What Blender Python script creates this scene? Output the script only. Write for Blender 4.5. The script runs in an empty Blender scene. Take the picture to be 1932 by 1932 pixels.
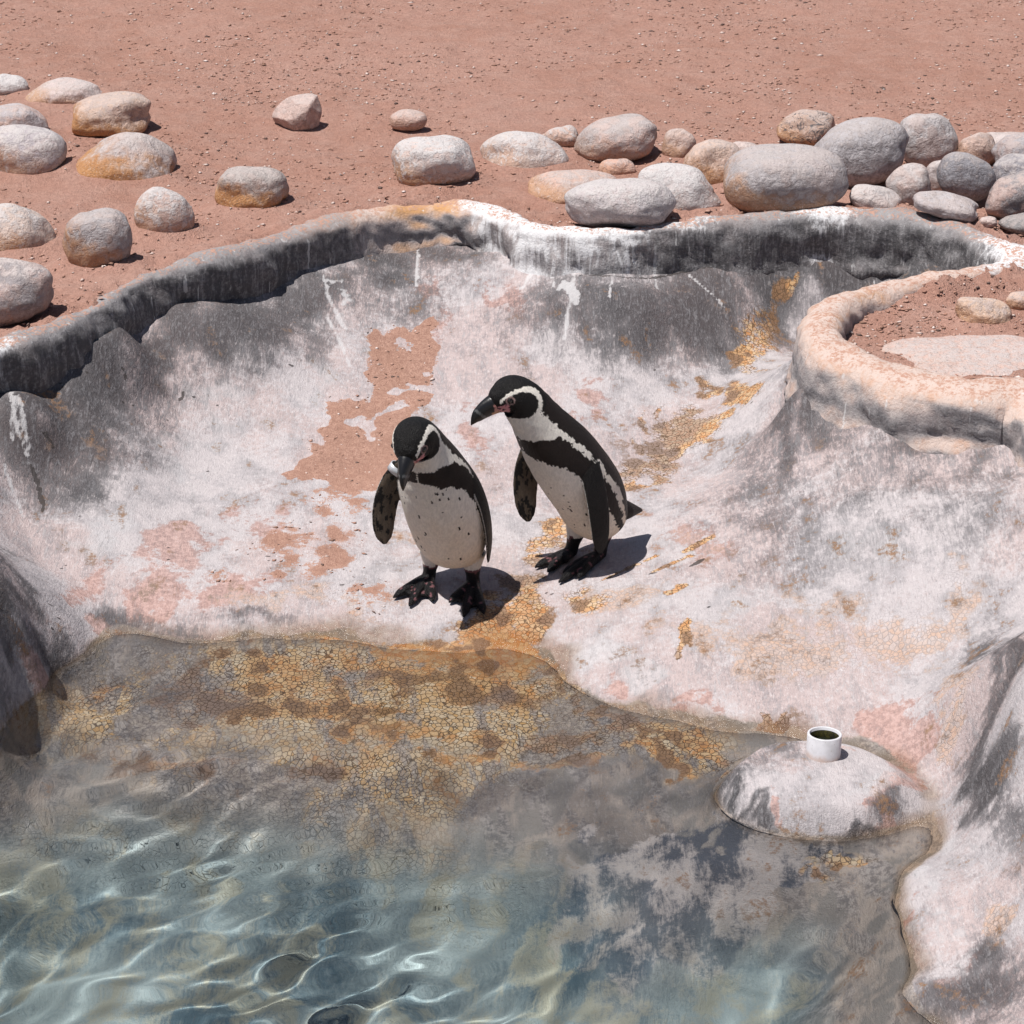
import bpy, bmesh, math, random
import numpy as np
from mathutils import Vector, kdtree

R = math.radians
rng = np.random.default_rng(7)
random.seed(7)
sc = bpy.context.scene
col = sc.collection

# ------------------------------------------------------------------ camera
CAM_H, PITCH, FOV = 3.29, 24.0, 22.0
cam_d = bpy.data.cameras.new('camera'); cam = bpy.data.objects.new('camera', cam_d); col.objects.link(cam)
cam.location = (0, 0, CAM_H); cam.rotation_euler = (R(90 - PITCH), 0, 0)
cam_d.sensor_fit = 'HORIZONTAL'; cam_d.angle = R(FOV); cam_d.clip_start = 0.05; cam_d.clip_end = 500
sc.camera = cam

# ------------------------------------------------------------------ sky, sun, exposure
SUN_EL, SUN_AZ = 70.0, 246.0          # azimuth in degrees, clockwise from +y
w = bpy.data.worlds.new('World'); sc.world = w; w.use_nodes = True
wn = w.node_tree; bg = wn.nodes['Background']
sky = wn.nodes.new('ShaderNodeTexSky'); sky.sky_type = 'NISHITA'; sky.sun_disc = False
sky.sun_elevation = R(SUN_EL); sky.sun_rotation = R(SUN_AZ)
wn.links.new(sky.outputs[0], bg.inputs[0]); bg.inputs[1].default_value = 0.05
sl = bpy.data.lights.new('sun', 'SUN'); sl.energy = 4.9; sl.angle = R(0.5); sl.color = (1, .965, .92)
sun = bpy.data.objects.new('sun', sl); col.objects.link(sun)
sd = Vector((math.sin(R(SUN_AZ)) * math.cos(R(SUN_EL)), math.cos(R(SUN_AZ)) * math.cos(R(SUN_EL)), math.sin(R(SUN_EL))))
sun.rotation_euler = sd.to_track_quat('Z', 'Y').to_euler(); sun.location = sd * 20
sl.cycles.is_caustics_light = True
vs = sc.view_settings
vs.view_transform = 'Standard'; vs.look = 'None'; vs.exposure = 0.16; vs.gamma = 1; vs.use_curve_mapping = False
cy = sc.cycles
cy.use_denoising = True; cy.max_bounces = 8; cy.diffuse_bounces = 3; cy.glossy_bounces = 2; cy.transmission_bounces = 5; cy.use_adaptive_sampling = True; cy.adaptive_threshold = .02; cy.volume_bounces = 0
cy.caustics_refractive = True; cy.caustics_reflective = False; cy.sample_clamp_indirect = 6

# ------------------------------------------------------------------ photo pixel (1932 scale) -> world
FPX = 966 / math.tan(R(FOV / 2))
cP, sP = math.cos(R(PITCH)), math.sin(R(PITCH))
def ray(px, py):
    u = (px - 966) / FPX; v = (966 - py) / FPX
    return np.array([u, cP + v * sP, -sP + v * cP])
def U(px, py, z):
    d = ray(px, py); t = (z - CAM_H) / d[2]
    return np.array([d[0] * t, d[1] * t, z])

# ------------------------------------------------------------------ numpy noise
def _hash(ix, iy, seed):
    h = (ix.astype(np.int64) * 374761393 + iy.astype(np.int64) * 668265263 + seed * 1442695041) & 0xffffffff
    h = ((h ^ (h >> 13)) * 1274126177) & 0xffffffff
    return ((h ^ (h >> 16)) & 0xffff) / 65535.0
def vnoise(x, y, seed=0):
    ix, iy = np.floor(x), np.floor(y); fx, fy = x - ix, y - iy
    fx = fx * fx * fx * (fx * (fx * 6 - 15) + 10); fy = fy * fy * fy * (fy * (fy * 6 - 15) + 10)
    a = _hash(ix, iy, seed); b = _hash(ix + 1, iy, seed); c = _hash(ix, iy + 1, seed); d = _hash(ix + 1, iy + 1, seed)
    return (a + (b - a) * fx) * (1 - fy) + (c + (d - c) * fx) * fy - .5
def fbm(x, y, seed=0, o=4):
    x = np.asarray(x, float); y = np.asarray(y, float); r = np.zeros_like(x + y); a = 1.0
    x, y = .83 * x - .56 * y, .56 * x + .83 * y
    for k in range(o):
        r = r + a * vnoise(x + 17.3 * k, y - 9.1 * k, seed + k); a *= .5; x, y = 2.03 * (.79 * x - .61 * y), 2.03 * (.61 * x + .79 * y)
    return r
def sstep(a, b, x):
    t = np.clip((x - a) / (b - a), 0, 1); return t * t * (3 - 2 * t)

# ------------------------------------------------------------------ mesh + object helpers
def link_mesh(name, verts, faces, mat=None, parent=None, smooth=True):
    me = bpy.data.meshes.new(name)
    me.from_pydata([tuple(map(float, v)) for v in verts], [], [tuple(map(int, f)) for f in faces])
    return link_me(name, me, mat, parent, smooth)
def link_me(name, me, mat=None, parent=None, smooth=True):
    me.update()
    if smooth and len(me.polygons): me.polygons.foreach_set('use_smooth', np.ones(len(me.polygons), bool))
    if mat: me.materials.append(mat)
    o = bpy.data.objects.new(name, me); col.objects.link(o)
    if parent: o.parent = parent
    return o
def fast_mesh(name, V, Q):
    """numpy verts (n,3) and quads (m,4)"""
    me = bpy.data.meshes.new(name); V = np.asarray(V, np.float32); Q = np.asarray(Q, np.int32); k = Q.shape[1]
    me.vertices.add(len(V)); me.vertices.foreach_set('co', V.ravel())
    me.loops.add(Q.size); me.loops.foreach_set('vertex_index', Q.ravel())
    me.polygons.add(len(Q)); me.polygons.foreach_set('loop_start', np.arange(len(Q), dtype=np.int32) * k)
    me.polygons.foreach_set('loop_total', np.full(len(Q), k, np.int32))
    me.update(calc_edges=True); me.validate()
    return me
def color_attr(me, name, arr):
    a = me.attributes.new(name, 'FLOAT_COLOR', 'POINT'); a.data.foreach_set('color', np.asarray(arr, np.float32).ravel())
def tag(o, label=None, cat=None, group=None, kind=None):
    if label: o['label'] = label
    if cat: o['category'] = cat
    if group: o['group'] = group
    if kind: o['kind'] = kind
    return o
def empty(name, loc=(0, 0, 0), rz=0):
    o = bpy.data.objects.new(name, None); col.objects.link(o); o.location = loc; o.rotation_euler = (0, 0, rz)
    o.empty_display_size = .1
    return o

# ------------------------------------------------------------------ node helper
class NT:
    def __init__(s, name):
        s.m = bpy.data.materials.new(name); s.m.use_nodes = True; s.t = s.m.node_tree
        s.b = s.t.nodes['Principled BSDF']; s.out = s.t.nodes['Material Output']
    def put(s, sock, v):
        if isinstance(v, bpy.types.NodeSocket): s.t.links.new(v, sock)
        elif v is not None:
            if sock.type == 'RGBA' and isinstance(v, (tuple, list)) and len(v) == 3: v = (*v, 1)
            sock.default_value = v
    def n(s, typ, out=0, props=None, **ins):
        nd = s.t.nodes.new('ShaderNode' + typ)
        for k, v in (props or {}).items(): setattr(nd, k, v)
        for k, v in ins.items():
            s.put(nd.inputs[int(k[1:])] if k[0] == 'i' and k[1:].isdigit() else nd.inputs[k.replace('_', ' ')], v)
        return nd.outputs[out]
    def math(s, op, a, b=0.0, c=None, clamp=False):
        return s.n('Math', props={'operation': op, 'use_clamp': clamp}, i0=a, i1=b, **({'i2': c} if c is not None else {}))
    def add(s, a, b): return s.math('ADD', a, b)
    def mul(s, a, b): return s.math('MULTIPLY', a, b)
    def mix(s, f, a, b, mode='MIX'):
        nd = s.t.nodes.new('ShaderNodeMix'); nd.data_type = 'RGBA'; nd.blend_type = mode; nd.clamp_factor = True
        s.put(nd.inputs[0], f); s.put(nd.inputs[6], a); s.put(nd.inputs[7], b); return nd.outputs[2]
    def ss(s, x, a, b, lo=0.0, hi=1.0):
        return s.n('MapRange', props={'interpolation_type': 'SMOOTHSTEP', 'clamp': True}, i0=x, i1=a, i2=b, i3=lo, i4=hi)
    def coord(s, scale=(1, 1, 1), loc=(0, 0, 0), src='Object', rot=(0, 0, 0)):
        tc = s.t.nodes.new('ShaderNodeTexCoord')
        return s.n('Mapping', Vector=tc.outputs[src], Scale=scale, Location=loc, Rotation=rot)
    def noise(s, v, scale, detail=4, rough=.55, dist=0.0, out=0):
        return s.n('TexNoise', out, Vector=v, Scale=scale, Detail=detail, Roughness=rough, Distortion=dist)
    def vor(s, v, scale, feature='F1', rand=1.0, out=0):
        return s.n('TexVoronoi', out, props={'feature': feature}, Vector=v, Scale=scale, Randomness=rand)
    def attr(s, name, ch=None):
        a = s.t.nodes.new('ShaderNodeAttribute'); a.attribute_name = name
        if ch is None: return a.outputs['Color']
        if ch == 3: return a.outputs['Alpha']
        sp = s.t.nodes.new('ShaderNodeSeparateColor'); s.t.links.new(a.outputs['Color'], sp.inputs[0]); return sp.outputs[ch]
    def bump(s, h, strength=.5, dist=.01, normal=None):
        return s.n('Bump', Strength=strength, Distance=dist, Height=h, **({'Normal': normal} if normal else {}))
    def fin(s, color, rough=.8, normal=None, spec=.3, **kw):
        s.put(s.b.inputs['Base Color'], color); s.put(s.b.inputs['Roughness'], rough)
        s.put(s.b.inputs['Specular IOR Level'], spec)
        if normal: s.put(s.b.inputs['Normal'], normal)
        for k, v in kw.items(): s.put(s.b.inputs[k.replace('_', ' ')], v)
        return s.m

# ================================================================== LARGE STRUCTURE
ZW = -0.03                                    # water level
SAND = 0.455
# ---- rim centre line: photo px, z of centre, half width, half height
rim_px = [(-70, 722, .43, .055, .075), (0, 692, .43, .055, .075), (80, 664, .43, .05, .075), (160, 628, .43, .05, .075), (250, 572, .43, .05, .075),
          (340, 538, .43, .05, .075), (450, 505, .43, .05, .07), (560, 467, .43, .05, .065), (690, 430, .43, .055, .06),
          (800, 412, .43, .06, .055), (890, 412, .435, .062, .055), (950, 432, .43, .06, .065), (1000, 458, .43, .06, .075), (1080, 470, .43, .06, .08),
          (1190, 470, .43, .06, .08), (1320, 455, .43, .06, .08), (1460, 440, .43, .062, .078), (1600, 434, .43, .065, .075),
          (1720, 443, .43, .07, .075), (1810, 463, .43, .075, .075), (1885, 492, .43, .085, .075), (1925, 512, .43, .10, .075), (1900, 526, .435, .08, .07), (1820, 543, .44, .06, .065),
          (1720, 563, .44, .055, .065), (1630, 583, .44, .055, .065), (1572, 612, .44, .06, .07), (1548, 650, .44, .065, .075),
          (1574, 690, .44, .09, .075), (1642, 720, .44, .10, .075), (1732, 748, .44, .105, .075), (1832, 774, .44, .11, .075), (1960, 796, .44, .11, .075)]
rim_w = [np.array([*U(p[0], p[1], p[2]), p[3], p[4]]) for p in rim_px]
off = [(1.62, 6.35), (1.80, 6.05), (1.95, 5.4), (2.0, 4.6), (1.7, 3.5), (.9, 2.95), (0, 2.8), (-.9, 2.95), (-1.7, 3.5), (-2.0, 4.6), (-1.95, 5.6), (-1.85, 6.5), (-1.72, 7.1)]
rim_w += [np.array([x, y, .43, .06, .08]) for x, y in off]
def catmull(P, n):
    P = np.array(P); m = len(P); out = []
    for i in range(m):
        p0, p1, p2, p3 = P[(i - 1) % m], P[i], P[(i + 1) % m], P[(i + 2) % m]
        L = np.linalg.norm((p2 - p1)[:2]); k = max(2, int(L / n))
        for t in np.arange(k) / k:
            out.append(.5 * ((2 * p1) + (-p0 + p2) * t + (2 * p0 - 5 * p1 + 4 * p2 - p3) * t * t + (-p0 + 3 * p1 - 3 * p2 + p3) * t ** 3))
    return np.array(out)
RIM = catmull(rim_w, .018)
POLY = RIM[::3, :2]
def inside(x, y, poly=POLY):
    r = np.zeros(np.shape(x), bool); j = len(poly) - 1
    for i in range(len(poly)):
        xi, yi = poly[i]; xj, yj = poly[j]
        c = ((yi > y) != (yj > y)) & (x < (xj - xi) * (y - yi) / (yj - yi + 1e-12) + xi)
        r ^= c; j = i
    return r

# ---- basin height field from points read on the slope
cp = [  # left wall and floor
    (60, 780, .30), (120, 860, .20), (200, 820, .22), (200, 950, .11), (120, 1000, .10), (50, 965, .13), (90, 1060, .06), (160, 1150, .02), (230, 1080, .04), (260, 1180, -.03),
    (330, 680, .28), (330, 780, .17), (330, 900, .09), (350, 1030, .045), (380, 1150, .0), (420, 1190, -.03),
    (500, 570, .33), (500, 660, .24), (500, 770, .14), (520, 900, .075), (540, 1020, .035), (560, 1120, .01), (600, 1190, -.035),
    (700, 500, .34), (700, 590, .25), (700, 700, .16), (700, 800, .10), (700, 900, .065), (700, 1000, .035), (700, 1100, .008), (720, 1180, -.025),
    (880, 480, .35), (880, 580, .26), (880, 700, .16), (880, 820, .085), (880, 950, .045), (850, 1050, .018), (800, 1110, .003), (890, 1135, -.005), (860, 1200, -.035),
    (1050, 560, .33), (1050, 650, .22), (1050, 760, .12), (1060, 880, .06), (1010, 1000, .03), (1040, 1060, .02), (985, 1130, -.005), (950, 1220, -.045),
    (1230, 570, .32), (1230, 650, .20), (1230, 740, .12), (1200, 850, .07), (1130, 950, .045),
    (1400, 560, .28), (1400, 640, .17), (1370, 720, .12), (1320, 800, .09), (1230, 900, .062),
    (1550, 535, .28), (1560, 570, .22), (1480, 610, .17), (1450, 680, .14), (1690, 530, .28),
    # right slope under the planter
    (1520, 735, .34), (1488, 775, .27), (1440, 850, .195), (1380, 910, .145), (1300, 970, .108), (1600, 800, .335), (1600, 880, .275), (1600, 980, .205), (1600, 1090, .135), (1600, 1200, .07), (1600, 1300, .02),
    (1760, 840, .34), (1760, 930, .29), (1760, 1050, .215), (1760, 1170, .12), (1740, 1280, .055), (1900, 900, .33), (1880, 1020, .26), (1850, 1150, .15),
    (1440, 1000, .15), (1440, 1120, .085), (1440, 1240, .04), (1440, 1340, -.02), (1270, 1060, .075), (1270, 1170, .05), (1270, 1270, .01), (1270, 1350, -.04),
    (1150, 1080, .045), (1120, 1160, .03), (1120, 1250, .0), (1110, 1320, -.045), (1050, 1230, -.02), (1030, 1285, -.055),
    # pool floor
    (900, 1290, -.07), (700, 1260, -.07), (480, 1250, -.075), (280, 1270, -.085), (1000, 1370, -.09), (800, 1380, -.11), (560, 1380, -.125), (340, 1390, -.14), (160, 1400, -.15),
    (1200, 1420, -.085), (1320, 1420, -.075), (1080, 1480, -.13), (850, 1500, -.17), (600, 1520, -.20), (350, 1520, -.22), (120, 1530, -.24),
    (1180, 1520, -.14), (1000, 1620, -.24), (750, 1650, -.29), (450, 1660, -.33), (150, 1680, -.36), (1000, 1780, -.38), (700, 1820, -.45), (350, 1840, -.5), (50, 1850, -.5),
    (1000, 1950, -.55), (600, 2000, -.6), (200, 2050, -.6), (1350, 1900, -.45), (1250, 1720, -.30), (1000, 2300, -.65), (600, 2400, -.65), (1400, 2300, -.5),
    # right foreground mass
    (1760, 1480, .0), (1745, 1560, -.045), (1700, 1640, -.06), (1660, 1740, -.09), (1620, 1690, -.13), (1560, 1790, -.26), (1590, 1880, -.28), (1690, 1860, -.08),
    (1930, 1200, .36), (1885, 1330, .27), (1862, 1430, .18), (1830, 1530, .05), (1760, 1640, -.01), (1710, 1760, -.035), (1705, 1870, -.035), (1850, 1640, .07), (1900, 1500, .16),
    (1820, 1760, .03), (1900, 1720, .09), (1900, 1850, .05), (1790, 1930, -.03), (2050, 1350, .4), (2100, 1600, .36), (2080, 1900, .28), (1900, 2100, .05), (1700, 2100, -.12),
    # left block
    (-10, 1030, .29), (50, 1105, .165), (110, 1165, .07), (150, 1200, .01), (168, 1222, -.04), (0, 1180, .19), (60, 1205, .11), (0, 1270, .10), (120, 1266, -.045), (60, 1322, -.045), (0, 1388, -.045), (185, 1262, -.085), (110, 1335, -.12), (40, 1425, -.15), (-110, 1080, .34), (-110, 1250, .24), (-110, 1420, .02), (-110, 1500, -.09), (-150, 1640, -.25), (-250, 1300, .38), (-400, 1750, .1), (-150, 1850, -.42),
]
pts = [U(*p) for p in cp]
for i in range(0, len(RIM), 9):
    x, y = RIM[i, :2]; pl_ = .5 < x and 6.6 < y < 7.75; tt = RIM[(i + 4) % len(RIM), :2] - RIM[i - 4, :2]; nn = np.array([-tt[1], tt[0]]) / np.linalg.norm(tt)
    if not inside(x + nn[0] * .05, y + nn[1] * .05): nn = -nn
    pts.append(np.array([x, y, .40 if pl_ else .375]))
    o_ = RIM[i, 3] + (.03 if pl_ else .02)
    if i % 2 == 0 and inside(x + nn[0] * .14, y + nn[1] * .14): pts.append(np.array([x + nn[0] * o_, y + nn[1] * o_, .365 if pl_ else .335]))
pts = np.array(pts)
def tps_fit(P, lam=4e-4):
    n = len(P); d = np.hypot(P[:, None, 0] - P[None, :, 0], P[:, None, 1] - P[None, :, 1])
    K = np.where(d > 0, d * d * np.log(d + 1e-12), 0) + lam * np.eye(n)
    A = np.zeros((n + 3, n + 3)); A[:n, :n] = K; A[:n, n] = 1; A[:n, n + 1:] = P[:, :2]; A[n:, :n] = A[:n, n:].T
    return np.linalg.solve(A, np.concatenate([P[:, 2], np.zeros(3)]))
TW = tps_fit(pts)
def tps(x, y):
    n = len(pts); r = TW[n] + TW[n + 1] * x + TW[n + 2] * y
    for i in range(n):
        d2 = (x - pts[i, 0]) ** 2 + (y - pts[i, 1]) ** 2 + 1e-14
        r = r + TW[i] * .5 * d2 * np.log(d2)
    return r
STEP = .009
GX = np.arange(-2.08, 2.09, STEP); GY = np.arange(2.72, 9.45, STEP)
cx = np.arange(-2.12, 2.16, .036); cyy = np.arange(2.68, 9.52, .036)
CXX, CYY = np.meshgrid(cx, cyy); CZ = tps(CXX, CYY)
def bil(x, y, Z, x0, y0, st):
    fx = np.clip((x - x0) / st, 0, Z.shape[1] - 1.001); fy = np.clip((y - y0) / st, 0, Z.shape[0] - 1.001)
    ix = fx.astype(int); iy = fy.astype(int); fx = fx - ix; fy = fy - iy
    return (Z[iy, ix] * (1 - fx) + Z[iy, ix + 1] * fx) * (1 - fy) + (Z[iy + 1, ix] * (1 - fx) + Z[iy + 1, ix + 1] * fx) * fy
def cub(x, y):      # smooth upsample of the coarse field
    Z = CZ; st = .036
    fx = np.clip((x - cx[0]) / st, 1, Z.shape[1] - 3.001); fy = np.clip((y - cyy[0]) / st, 1, Z.shape[0] - 3.001)
    ix = fx.astype(int); iy = fy.astype(int); tx = fx - ix; ty = fy - iy
    def wgt(t): return [(1 - t) ** 3 / 6, (3 * t ** 3 - 6 * t * t + 4) / 6, (-3 * t ** 3 + 3 * t * t + 3 * t + 1) / 6, t ** 3 / 6]
    wx, wy = wgt(tx), wgt(ty); r = 0
    for j in range(4):
        for i in range(4): r = r + Z[iy + j - 1, ix + i - 1] * wx[i] * wy[j]
    return r
XX, YY = np.meshgrid(GX, GY)
ZZ = cub(XX, YY)
# bumps: (px, py, z guess, radius x, radius y in metres, height, hardness)
def bump_at(px, py, z, rx, ry, h, p=2.0):
    global ZZ
    c = U(px, py, z); q = ((XX - c[0]) / rx) ** 2 + ((YY - c[1]) / ry) ** 2
    ZZ = ZZ + h * np.exp(-q ** (p / 2))
bump_at(50, 775, .33, .10, .10, .075, 3)       # knobs of concrete under the left lip
bump_at(205, 680, .33, .12, .13, .10, 3)
bump_at(150, 730, .3, .09, .12, .03, 2)
bump_at(430, 612, .33, .22, .13, .06, 2.6)
bump_at(620, 540, .32, .18, .14, .025, 2)
bump_at(1180, 640, .22, .12, .2, .03, 2)
bump_at(1310, 690, .15, .1, .12, .02, 2)
# a ridge that runs on from the mound under water
RG = [U(*p) for p in [(1540, 1500, -.05), (1450, 1570, -.09), (1370, 1650, -.16), (1280, 1750, -.25), (1210, 1870, -.34), (1180, 2000, -.42)]]
bd = np.full(ZZ.shape, 9.0); bz = np.zeros_like(ZZ)
for p, q_ in zip(RG[:-1], RG[1:]):
    d_ = (q_ - p)[:2]; tt = np.clip(((XX - p[0]) * d_[0] + (YY - p[1]) * d_[1]) / (d_ @ d_), 0, 1); dd = np.hypot(XX - p[0] - tt * d_[0], YY - p[1] - tt * d_[1]); m_ = dd < bd; bd = np.where(m_, dd, bd); bz = np.where(m_, p[2] + tt * (q_[2] - p[2]), bz)
ZZ = ZZ + np.exp(-(bd / .24) ** 2) * np.maximum(bz - ZZ, 0)
# the mound that carries the pipe: a cap with a soft rounded edge, standing on a wider foot
MC = U(1545, 1476, .0)
mx, my = (XX - MC[0]), (YY - MC[1])
mr = np.sqrt((mx / .265) ** 2 + (my / .225) ** 2) + .05 * fbm(XX * 6, YY * 6, 3, 2)
cap = (.038 - .030 * np.clip(mr, 0, 1.25) ** 2.2)
capm = 1 - sstep(.70, 1.20, mr)
footm = 1 - sstep(.9, 1.9, mr)
ZZ = ZZ * (1 - footm * .7) + footm * .7 * np.minimum(np.maximum(ZZ, -.085), -.055)
ZZ = ZZ * (1 - capm) + capm * cap
ZZ = ZZ + .016 * fbm(XX * 2.6, YY * 2.6, 11, 3) + .004 * fbm(XX * 14, YY * 14, 23, 3)
ZZ = np.minimum(ZZ, .42)
def ground(x, y): return bil(np.asarray(x, float), np.asarray(y, float), ZZ, GX[0], GY[0], STEP)
_T = np.arange(3.6, 13, .003)
def hit(px, py):
    d = ray(px, py); X = d[0] * _T; Y = d[1] * _T; Z = CAM_H + d[2] * _T
    g = ground(X, Y); k = np.argmax(Z <= g)
    return np.array([X[k], Y[k], g[k]])

# ---- stains, painted on the slope in plan (world) coordinates
WXX = XX + .10 * fbm(XX * 4.5, YY * 4.5, 101, 4) + .03 * fbm(XX * 22, YY * 22, 103, 3)
WYY = YY + .14 * fbm(XX * 4.5, YY * 4.5, 107, 4) + .05 * fbm(XX * 22, YY * 22, 109, 3)
def blob(M, px, py, rx, ry, v=1.0, soft=.7, rot=0.0):
    c = hit(px, py); ca, sa = math.cos(R(rot)), math.sin(R(rot))
    e1 = (hit(px + rx * ca, py + rx * sa) - hit(px - rx * ca, py - rx * sa))[:2] / 2
    e2 = (hit(px - ry * sa, py + ry * ca) - hit(px + ry * sa, py - ry * ca))[:2] / 2
    l1, l2 = rx / 700 * (1 + 1.3 * abs(sa)), ry / 700 * (1 + 2.2 * abs(ca)); e1 = e1 * min(1, l1 / (np.linalg.norm(e1) + 1e-9)); e2 = e2 * min(1, l2 / (np.linalg.norm(e2) + 1e-9))
    A = np.array([[e1[0], e2[0]], [e1[1], e2[1]]])
    for _ in range(2):
        if abs(np.linalg.det(A)) < 1e-5: A = A + np.eye(2) * .01
    I = np.linalg.inv(A); dx, dy = WXX - c[0], WYY - c[1]
    q = np.sqrt((I[0, 0] * dx + I[0, 1] * dy) ** 2 + (I[1, 0] * dx + I[1, 1] * dy) ** 2)
    np.maximum(M, v * (1 - sstep(1 - soft, 1 + soft * .35, q)), out=M)
def stroke(M, P, wd, v=1.0, soft=.6):
    H = [hit(*p)[:2] for p in P]
    for a, b in zip(H[:-1], H[1:]):
        x0, x1 = min(a[0], b[0]) - 3 * wd, max(a[0], b[0]) + 3 * wd; y0, y1 = min(a[1], b[1]) - 3 * wd, max(a[1], b[1]) + 3 * wd
        i0, i1 = np.searchsorted(GX, [x0, x1]); j0, j1 = np.searchsorted(GY, [y0, y1])
        X, Y = XX[j0:j1, i0:i1], YY[j0:j1, i0:i1]; d = b - a
        t = np.clip(((X - a[0]) * d[0] + (Y - a[1]) * d[1]) / (d @ d + 1e-9), 0, 1)
        q = np.hypot(X - a[0] - t * d[0], Y - a[1] - t * d[1]) / wd + 1.1 * fbm(X * 45, Y * 45, 5, 2)
        M[j0:j1, i0:i1] = np.maximum(M[j0:j1, i0:i1], v * (1 - sstep(1 - soft, 1 + soft, q)))
def new(): return np.zeros_like(ZZ)
m_sand, m_or, m_dark, m_pink, m_white, m_peach, m_blue, m_crk, m_drip = (new() for _ in range(9))
# sand that has slid down the back wall
for b in [(800, 620, 40, 30), (760, 665, 85, 50), (720, 720, 75, 60), (660, 780, 60, 45), (640, 840, 50, 45), (700, 870, 70, 45), (590, 880, 60, 40), (650, 900, 90, 35), (740, 820, 50, 40),
          (780, 760, 40, 40), (545, 900, 25, 14), (760, 700, 70, 40), (730, 900, 60, 40)]: blob(m_sand, *b, soft=.45)
for b in [(530, 1030, 60, 30, .62), (600, 1060, 90, 36, .6), (640, 1010, 60, 40, .5), (500, 1090, 26, 16, .6), (690, 1120, 70, 26, .5), (420, 1090, 30, 20, .5), (640, 960, 80, 40, .5)]: blob(m_sand, *b, soft=.8)
m2 = new()
for b in [(670, 795, 24, 20), (735, 730, 50, 17), (790, 735, 40, 14), (745, 655, 10, 12), (790, 690, 14, 9)]: blob(m2, *b, soft=.5)
m_sand *= (1 - m2)
# ochre in the gully, at the water's edge and on the shelf
for b in [(880, 1220, 110, 40), (960, 1180, 70, 50), (930, 1250, 80, 40), (990, 1120, 50, 50, .7), (1040, 1050, 50, 40, .6), (760, 1200, 70, 26, .8), (1180, 900, 60, 40, .8), (1250, 860, 70, 30, .9), (1330, 800, 60, 34, .9), (1390, 760, 50, 30, .9),
          (1420, 690, 50, 40, .8), (1470, 650, 40, 30, .6), (1110, 960, 50, 30, .6), (1220, 800, 14, 24, .8), (1260, 780, 14, 24, .8), (1190, 830, 14, 22, .8), (1340, 740, 40, 20, .6), (1460, 1380, 30, 10, 1), (1290, 1190, 8, 34, .8),
          (700, 1270, 200, 50, .75), (900, 1310, 170, 50, .85), (1100, 1400, 160, 40, .75), (1320, 1420, 110, 26, .8), (560, 1300, 170, 60, .75), (450, 1360, 180, 60, .6), (980, 1480, 160, 36, .75), (700, 1440, 200, 60, .55),
          (1600, 1660, 60, 20, .5), (1530, 1700, 60, 20, .5), (200, 1330, 60, 40, .4), (300, 1480, 120, 30, .5), (1220, 1460, 120, 26, .7), (850, 1420, 150, 30, .8), (640, 1360, 150, 30, .8)]: blob(m_or, *b, soft=.8)
for P, wd in [([(1290, 1042), (1345, 1012)], .010), ([(1130, 1098), (1180, 1075), (1235, 1050)], .008), ([(1230, 1080), (1300, 1050)], .008), ([(1260, 1120), (1290, 1105)], .012), ([(1280, 1240), (1290, 1195), (1298, 1170)], .012)]: stroke(m_or, P, wd, .9)
for b in [(860, 1215, 150, 46), (960, 1235, 110, 44), (1000, 1160, 60, 50, .9), (760, 1225, 120, 26, .9), (620, 1215, 90, 16, .8), (1060, 1010, 60, 40, .7), (1150, 930, 60, 30, .8), (1300, 830, 90, 30, 1), (1230, 890, 90, 26, .9), (1400, 740, 70, 36, 1), (1440, 660, 60, 40, .8), (1110, 1110, 70, 20, .6), (1500, 590, 50, 24, .7)]: blob(m_or, *b, soft=.8)
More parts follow.
